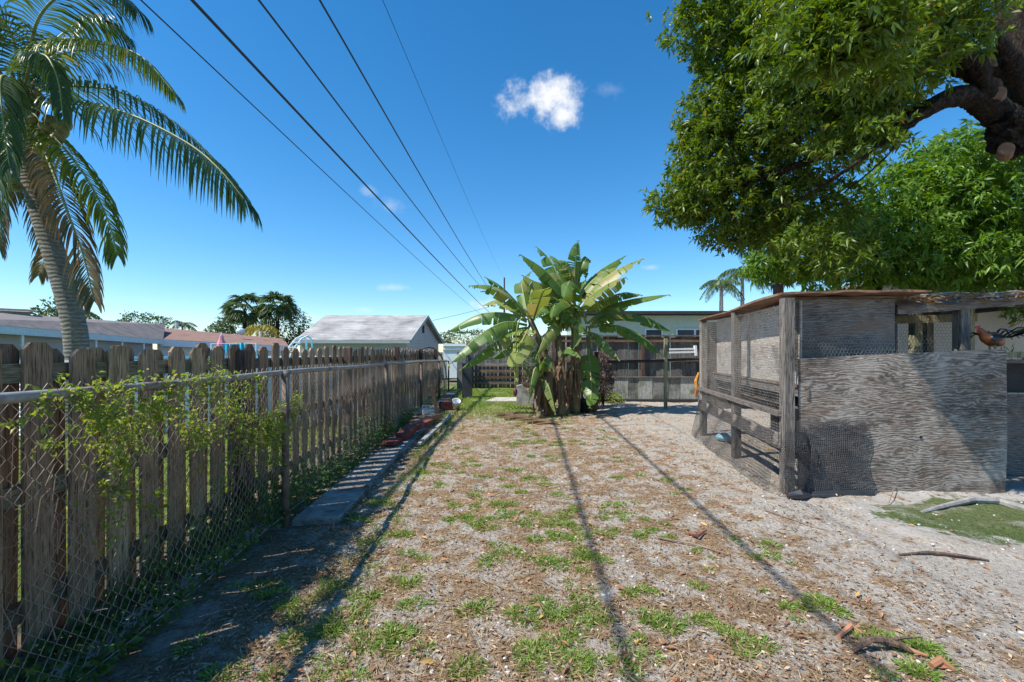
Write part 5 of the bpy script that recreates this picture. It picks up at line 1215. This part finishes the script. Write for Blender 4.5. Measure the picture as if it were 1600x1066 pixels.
FR = [([(42, 168, 7.6), (110, 158, 7.3), (200, 178, 7.0), (290, 222, 6.8), (340, 262, 6.6), (382, 312, 6.5)], .85, 'cocoleaf', 1.1, .75),
      ([(40, 150, 7.7), (100, 135, 7.8), (190, 145, 7.9), (270, 190, 8.0), (335, 250, 8.0)], .75, 'cocoleaf', 1.0, .6),
      ([(38, 140, 7.6), (78, 85, 7.4), (140, 68, 7.2), (215, 85, 7.0), (272, 145, 6.9)], .75, 'cocoyel', 1.0, .8),
      ([(36, 130, 7.6), (60, 30, 7.3), (110, -15, 7.1), (170, -20, 7.0), (215, 15, 6.9)], .85, 'cocoleaf', 1.0, .7),
      ([(40, 175, 7.6), (85, 215, 7.2), (130, 270, 7.0), (165, 335, 6.9), (184, 398, 6.9)], .62, 'cocoyel', 1.0, .6),
      ([(42, 175, 7.5), (75, 250, 6.9), (105, 330, 6.7), (130, 400, 6.7), (147, 470, 6.7)], .62, 'cocodry', 1.0, .55),
      ([(36, 150, 7.4), (50, 95, 7.0), (72, 88, 6.7), (90, 125, 6.6), (98, 180, 6.5)], .45, 'cocoleaf', 1.0, .8),
      ([(30, 170, 7.6), (10, 200, 7.2), (-10, 260, 7.0), (-25, 330, 6.9), (-32, 390, 6.9)], .7, 'cocoleaf', 1.0, .6),
      ([(32, 180, 7.7), (22, 230, 7.9), (5, 300, 8.1), (0, 390, 8.2)], .55, 'cocodry', 1.0, .5),
      ([(32, 140, 7.6), (20, 60, 7.4), (-20, 10, 7.2), (-80, 10, 7.0)], .85, 'cocoleaf', 1.0, .7),
      ([(40, 140, 7.8), (90, 60, 8.4), (150, 30, 8.8), (200, 60, 9.1)], .8, 'cocoleaf', 1.0, .7),
      ([(36, 175, 7.7), (50, 230, 8.0), (60, 300, 8.3), (75, 380, 8.5), (60, 430, 8.6)], .55, 'cocodry', 1.0, .5),
      ([(28, 150, 7.7), (-30, 120, 8.0), (-90, 150, 8.2), (-130, 220, 8.3)], .8, 'cocoleaf', 1.0, .7),
      ([(34, 150, 7.5), (10, 120, 7.0), (0, 130, 6.6), (5, 190, 6.4), (15, 260, 6.3)], .65, 'cocoleaf', 1.0, .8)]
for i, (pts, Ll, mt, gr, hg) in enumerate(FR): frond(cp, fp_(pts), Ll*(1.4 if i < 2 else 1.05), mt, 100, gr*1.15, hg, i)
cn_ = 0
for (px, py, Y) in [(78, 208, 7.3), (90, 200, 7.35), (84, 192, 7.4), (98, 206, 7.4), (70, 200, 7.25), (76, 190, 7.35), (92, 214, 7.3), (66, 212, 7.2), (86, 220, 7.25), (103, 196, 7.5), (22, 290, 7.5), (14, 278, 7.4), (62, 232, 7.3), (58, 150, 7.3), (48, 190, 7.2)]:
    mb = MB(); q = P(px, py, Y); mb.sphere(q, (.085, .085, .11), 10, 8, Matrix.Rotation(random.uniform(-.7, .7), 3, 'Y')); part('coconut', mb, MT['coco'], cp, True)
for (a, b_) in (((40, 165), (84, 195)), ((38, 170), (70, 205)), ((36, 190), (20, 280))):
    mb = MB(); mb.tube([P(*a, 7.5), P((a[0]+b_[0])/2, (a[1]+b_[1])/2-8, 7.4), P(*b_, 7.35)], .02, 5); part('fruit_stalk', mb, MT['stemgreen'], cp)

# ================================================================ distant palms and trees
def fan_palm(label, px, ytop, ybase, Y, R, name='fan_palm', trunkw=.2, mat='farpalm', nfan=46):
    base = P(px, 550, Y); base.z = 0; r_ = thing(name, base, label, 'palm tree')
    hc = P(px, ytop, Y).z
    mb = MB(); mb.tube([(0, 0, 0), (0, .05, hc*.5), (.05, 0, hc)], [trunkw*1.2, trunkw, trunkw*.9], 9, wob=.08); mb.build('trunk', MT['bark'], r_)
    Cs = []; Ds = []; Ls = []
    for i in range(nfan):
        th = random.uniform(0, 6.28); el = random.uniform(-.75, 1.35); d = Vector((math.cos(th)*math.cos(el), math.sin(th)*math.cos(el), math.sin(el)))
        hub = Vector((.05, 0, hc))+d*R*random.uniform(.42, .55)
        sd = d.cross(Vector((0, 0, 1))).normalized(); up = sd.cross(d)
        for k_ in range(15):
            a = (k_-7)*.19; dd = d*math.cos(a)+sd*math.sin(a)+up*.1*random.uniform(-1, 1); Cs.append(tuple(hub)); Ds.append(tuple(dd+Vector((0, 0, -.25)))); Ls.append(R*random.uniform(.4, .55))
    V, Fq = leaves(np.array(Cs), np.array(Ds), np.array(Ls), R*.075, .2, droop=.4)
    o = link('crown', fastmesh('crown', V, Fq, MT[mat], 3), r_); o['kind'] = 'stuff'; return r_
fan_palm('left one of two shaggy fan palms behind the red-roofed house', 382, 482, 530, 52, 2.7)
fan_palm('right one of two shaggy fan palms, beside the pale shed roof', 433, 482, 530, 52, 2.7)
def feather_palm(label, px, ytop, Y, R, nf=14, name='feather_palm', mat='farpalm', tw=.14):
    base = P(px, 550, Y); base.z = 0; r_ = thing(name, base, label, 'palm tree'); hc = P(px, ytop, Y).z
    mb = MB(); mb.tube([(0, 0, 0), (0, 0, hc*.6), (0, 0, hc)], [tw*1.3, tw, tw*.7], 8); mb.build('trunk', MT['root'], r_)
    Cs = []; Ds = []; Ls = []
    for i in range(nf):
        th = i*2.399; el = .2+1.1*((i*7) % nf)/nf
        for k_ in range(26):
            s_ = k_/25; rr_ = R*s_; q = Vector((math.cos(th)*rr_*math.cos(el*(1-.3*s_)), math.sin(th)*rr_*math.cos(el*(1-.3*s_)), R*(math.sin(el)*s_*1.1-.95*s_*s_)+0))
            tt = Vector((math.cos(th), math.sin(th), -.3-s_*.5)); sd = Vector((-math.sin(th), math.cos(th), 0))
            for sgn in (-1, 1): Cs.append((q.x, q.y, q.z+hc)); Ds.append(tuple(sd*sgn+tt*.5+Vector((0, 0, -.6+random.uniform(-.2, .2))))); Ls.append(R*.34*math.sin(.25+s_*2.6))
    V, Fq = leaves(np.array(Cs), np.array(Ds), np.array(Ls), R*.04, .2, droop=.3)
    o = link('crown', fastmesh('crown', V, Fq, MT[mat], 3), r_); o['kind'] = 'stuff'; return r_
feather_palm('shorter slim palm with arching fronds above the back fence right of the bananas', 1127, 441, 30, 1.5)
feather_palm('taller slim palm standing half hidden against the bright green tree', 1160, 424, 32, 1.9)
feather_palm('yellow-green feather palm between the two shaggy fan palms', 408, 512, 48, 2.2, 14, mat='yelpalm')
feather_palm('small distant feather palm over the red-brown roof left of the fan palms', 285, 507, 60, 2.0, 10)
feather_palm('distant feather palm hidden behind the coconut palm trunk', 110, 488, 40, 2.4, 14)
def fartree(label, px, py, Y, rad, n, mat='farleaf', cz=None, name='tree', ll=.35):
    c = P(px, py, Y); return shrub(name, label, 'tree', (c.x, c.y, c.z), rad, n, mat, ll, ll*.45, 5)
fartree('dark round tree left of the shed behind the fan palms', 445, 512, 54, (2.6, 2.0, 2.6), 2600)
fartree('grey-green bush at the foot of the left fan palm', 365, 512, 56, (2.2, 2.0, 1.6), 1600)
fartree('low dark treetop showing over the long red-brown roof', 225, 507, 62, (3.6, 2.0, 1.5), 1800)
fartree('small treetop left of the pink umbrella above the roof', 345, 516, 60, (2.0, 1.5, .8), 700, 'farpalm')
fartree('dark treetop between the shed and the banana leaves', 735, 530, 70, (6.0, 3.0, 1.4), 2600)
fartree('palm-like bush just left of the coconut trunk on the roofline', 82, 500, 34, (1.2, 1.0, 1.2), 700, 'farpalm')
fartree('far green treetop in the gap above the back fence behind the bananas', 955, 528, 60, (5.0, 3.0, 1.3), 1600)

# ================================================================ big shade tree (right) and bright tree behind
def far_left(bl): return [(b_[0], b_[1], b_[2], b_[3], b_[4]+(1.9 if b_[0] < 1270 else .5 if b_[0] < 1340 else 0), b_[5]*1.25, b_[6]*(1.5 if b_[0] < 1270 else 1.1)) for b_ in bl]
def crown(root, blobs, nros, mat, ll, lw, per=9, inner=.3, name='crown', twigs=True, droopy=0.0):
    areas = np.array([b_[2]*b_[3] for b_ in blobs], float); areas /= areas.sum(); Cs = []; Ds = []; TW = MB()
    for (px, py, rx, ry, Y, ryd, dens), ar in zip(blobs, areas):
        k_ = int(nros*ar*dens); c = P(px, py, Y); R_ = np.array([rx/F*Y, ryd, ry/F*Y])
        a = norm(RNG.normal(size=(k_, 3))); rad = np.where(RNG.random(k_) < inner, RNG.uniform(.2, .8, k_), RNG.uniform(.78, 1.0, k_))
        nz = np.array([mnoise.noise(Vector(q*2.3)+c)*.42+mnoise.noise(Vector(q*5.5)+c)*.34 for q in a])
        p_ = a*(rad*(1+nz))[:, None]*R_+np.array(c)
        Cs.append(p_); Ds.append(norm(a*R_/R_.max())*.8+np.array([0, 0, .25]))
        if twigs:
            for j in range(0, k_, 9):
                e = Vector(p_[j]); s_ = e.lerp(c, .35)-Vector((0, 0, .05)); TW.tube([s_, s_.lerp(e, .5)+Vector((0, 0, .03)), e], [.009, .006, .003], 3, cap=False)
    C = np.concatenate(Cs); D_ = np.concatenate(Ds); n = len(C)
    D_ = norm(D_+RNG.normal(size=D_.shape)*.45)
    CC = []; DD = []
    for j in range(per):
        r_ = RNG.normal(size=(n, 3)); r_ -= (r_*D_).sum(1, keepdims=True)*D_; r_ = norm(r_)
        CC.append(C+D_*RNG.uniform(-.06, .06, (n, 1))); DD.append(r_*.9+D_*RNG.uniform(.1, 1.0, (n, 1))+np.array([0, 0, -droopy]))
    CC = np.concatenate(CC); DD = np.concatenate(DD); m_ = len(CC)
    V, Fq = leaves(CC-np.array(root.location), DD, RNG.uniform(ll*.65, ll*1.15, m_), RNG.uniform(lw*.75, lw*1.2, m_), .2, droop=.2)
    o = link(name, fastmesh(name, V, Fq, MT[mat], 3), root); o['kind'] = 'stuff'
    if twigs: part('twigs', TW, MT['bark'], root)['kind'] = 'stuff'
bt = thing('shade_tree', (7.6, 6.2, 0), 'big spreading shade tree whose dark limbs and leaves fill the upper right', 'tree')
def roughen(mb, c, r0):
    V_ = mb.v[-1]; k_ = len(V_)//len(c)
    for i in range(len(V_)):
        ax = np.array(c[min(i//k_, len(c)-1)]); d = V_[i]-ax; q = Vector(V_[i])
        V_[i] = ax+d*(1+.22*mnoise.noise(q*3.5)+.24*mnoise.noise(q*11)+.16*mnoise.noise(q*27))
def limb(root, pts, r0, r1, n=60, name='limb', mat='bark', wob=.10, sides=10):
    mb = MB(); c = resample([P(*q) for q in pts], n); mb.tube(c, [r0+(r1-r0)*(i/n)**.8 for i in range(n+1)], sides+12, wob=0); roughen(mb, c, r0); return part(name, mb, MT[mat], root, True)
mb = MB(); c = resample([(8.3, 6.5, -.1), (8.2, 6.5, 1.5), (7.9, 6.4, 3.0), (7.75, 6.3, 4.0), (6.85, 6.1, 5.2), (7.0, 6.2, 7.5)], 26); mb.tube(c, [.42-.006*i for i in range(27)], 28); roughen(mb, c, .4); part('trunk', mb, MT['bark'], bt, True)
limb(bt, [(1620, 215, 6.1), (1570, 185, 5.9), (1535, 160, 5.8), (1500, 150, 5.7), (1440, 175, 5.6), (1380, 213, 5.8), (1300, 238, 6.2), (1200, 275, 6.8), (1130, 300, 7.0)], .19, .025, 90)
limb(bt, [(1545, 165, 5.8), (1530, 110, 5.6), (1490, 70, 5.5), (1440, 40, 5.4), (1370, 20, 5.3)], .13, .04)
limb(bt, [(1600, 150, 6.0), (1570, 85, 5.8), (1525, 35, 5.7), (1480, 0, 5.6), (1430, -40, 5.5)], .13, .05)
limb(bt, [(1530, 120, 5.7), (1480, 100, 5.7), (1420, 85, 5.6), (1330, 90, 5.9), (1230, 100, 6.6)], .10, .025)
limb(bt, [(1615, 120, 6.1), (1600, 20, 6.2), (1590, -80, 6.3), (1560, -200, 6.4)], .26, .12)
limb(bt, [(1600, 110, 6.0), (1540, 112, 5.9), (1490, 110, 5.9), (1440, 130, 6.1)], .08, .03)
limb(bt, [(1515, 152, 5.7), (1470, 155, 5.5), (1420, 200, 5.4), (1380, 250, 5.3), (1320, 300, 5.9)], .018, .008, 20, 'branchlet', 'bark', .1, 6)
limb(bt, [(1400, 205, 5.5), (1330, 260, 5.4), (1250, 310, 6.3), (1190, 340, 6.8)], .035, .01, 16, 'branchlet')
limb(bt, [(1300, 238, 6.2), (1230, 235, 6.6), (1160, 215, 6.9), (1110, 220, 7.0)], .03, .01, 16, 'branchlet')
# burl with a sawn stub
mb = MB(); q = P(1592, 205, 5.75)
mb.sphere((0, 0, 0), (.30, .26, .24), 44, 30)
mb.v = [np.array([np.array(q)+np.array([.07, .05, 0])+p_*(1+.45*mnoise.noise(Vector(p_)*6)+.3*mnoise.noise(Vector(p_)*14)+.15*mnoise.noise(Vector(p_)*34)) for p_ in mb.v[0]])]
part('burl', mb, MT['bark'], bt, False)
for (px, py, r) in ((1572, 232, .075), (1560, 145, .07)):
    mb = MB(); q = P(px, py, 5.62); mb.tube([q+Vector((.2, .2, 0)), q], [r*1.1, r], 12, wob=.08); part('cut_stub', mb, MT['cutwood'], bt)
crown(bt, far_left([(1115, 30, 75, 60, 5.0, .5, 1.0), (1200, 60, 110, 80, 5.2, .7, 1), (1320, 50, 150, 95, 5.3, .9, 1.0), (1190, 150, 105, 70, 5.2, .6, 1), (1300, 150, 120, 75, 5.4, .7, 1.), (1105, 190, 48, 42, 5.2, .4, 1),
          (1110, 245, 62, 60, 5.2, .45, 1.15), (1070, 315, 58, 34, 5.2, .35, 1.2), (1150, 310, 95, 62, 5.3, .55, 1.1), (1240, 240, 105, 60, 5.4, .55, .75), (1160, 370, 62, 24, 5.4, .35, 1), (1250, 330, 90, 55, 5.5, .5, .9),
          (1410, 40, 95, 75, 5.5, .8, 1.0), (1380, 130, 80, 50, 5.6, .6, .7), (1350, 220, 70, 28, 5.5, .4, .5), (1540, 0, 100, 30, 6.8, .7, .6), (1525, 45, 50, 40, 5.0, .3, .35), (1300, 390, 80, 40, 5.7, .4, .6), (1600, 60, 60, 60, 7.5, .7, .8)]),
      7400, 'bigleaf', .12, .035)
# a larger tier of leaves hanging close to the viewer
crown(bt, [(1415, 15, 80, 50, 4.3, .3, 1), (1372, 95, 62, 45, 4.1, .3, 1.2), (1285, 60, 60, 55, 3.62, .22, 1.6), (1350, 30, 75, 65, 3.6, .25, 1.6)], 680, 'bigleaf', .105, .032, 9, .5, 'near_leaves', False)
bt2 = thing('leafy_tree', (6.9, 9.0, 0), 'bright green bushy tree rising behind the coop below the shade tree', 'tree')
mb = MB(); c = resample([(7.4, 9.0, 0), (7.3, 9.0, 1.6), (7.1, 8.9, 3.0), (7.2, 8.9, 4.2)], 12); mb.tube(c, [.16-.008*i for i in range(13)], 10, wob=.1); part('trunk', mb, MT['bark'], bt2, True)
limb(bt2, [(1375, 440, 8.9), (1330, 400, 8.8), (1290, 360, 8.7)], .09, .03); limb(bt2, [(1375, 430, 8.9), (1440, 380, 8.8), (1500, 330, 8.7)], .09, .03)
crown(bt2, [(1230, 400, 55, 45, 8.8, .8, 1.2), (1300, 385, 100, 62, 8.8, 1.0, 1), (1420, 350, 130, 95, 8.7, 1.2, 1), (1540, 330, 130, 110, 8.7, 1.2, 1), (1480, 280, 100, 65, 8.6, .9, .9), (1520, 250, 90, 50, 8.9, .8, .8), (1380, 410, 120, 40, 8.6, 1.0, 1.0), (1530, 410, 130, 45, 8.3, 1, 1.0), (1640, 380, 100, 130, 8.6, 1.3, .9), (1190, 420, 30, 24, 8.8, .4, 1)],
      5600, 'mango', .17, .042, 9, .35, droopy=.35)
# small dark plant hanging right of the coop
q = P(1590, 485, 5.6); shrub('hanging_shrub', 'dark leafy sprig hanging in front of the beige wall at the right edge', 'shrub', (q.x+.25, q.y, q.z), (.35, .25, .18), 260, 'bigleaf', .1, .035, 3)
q = P(1575, 560, 5.6); shrub('wall_plant', 'small dark weed sprouting on the ledge behind the rooster', 'weed', (q.x, q.y, q.z), (.17, .15, .12), 110, 'weed', .08, .02, 3)
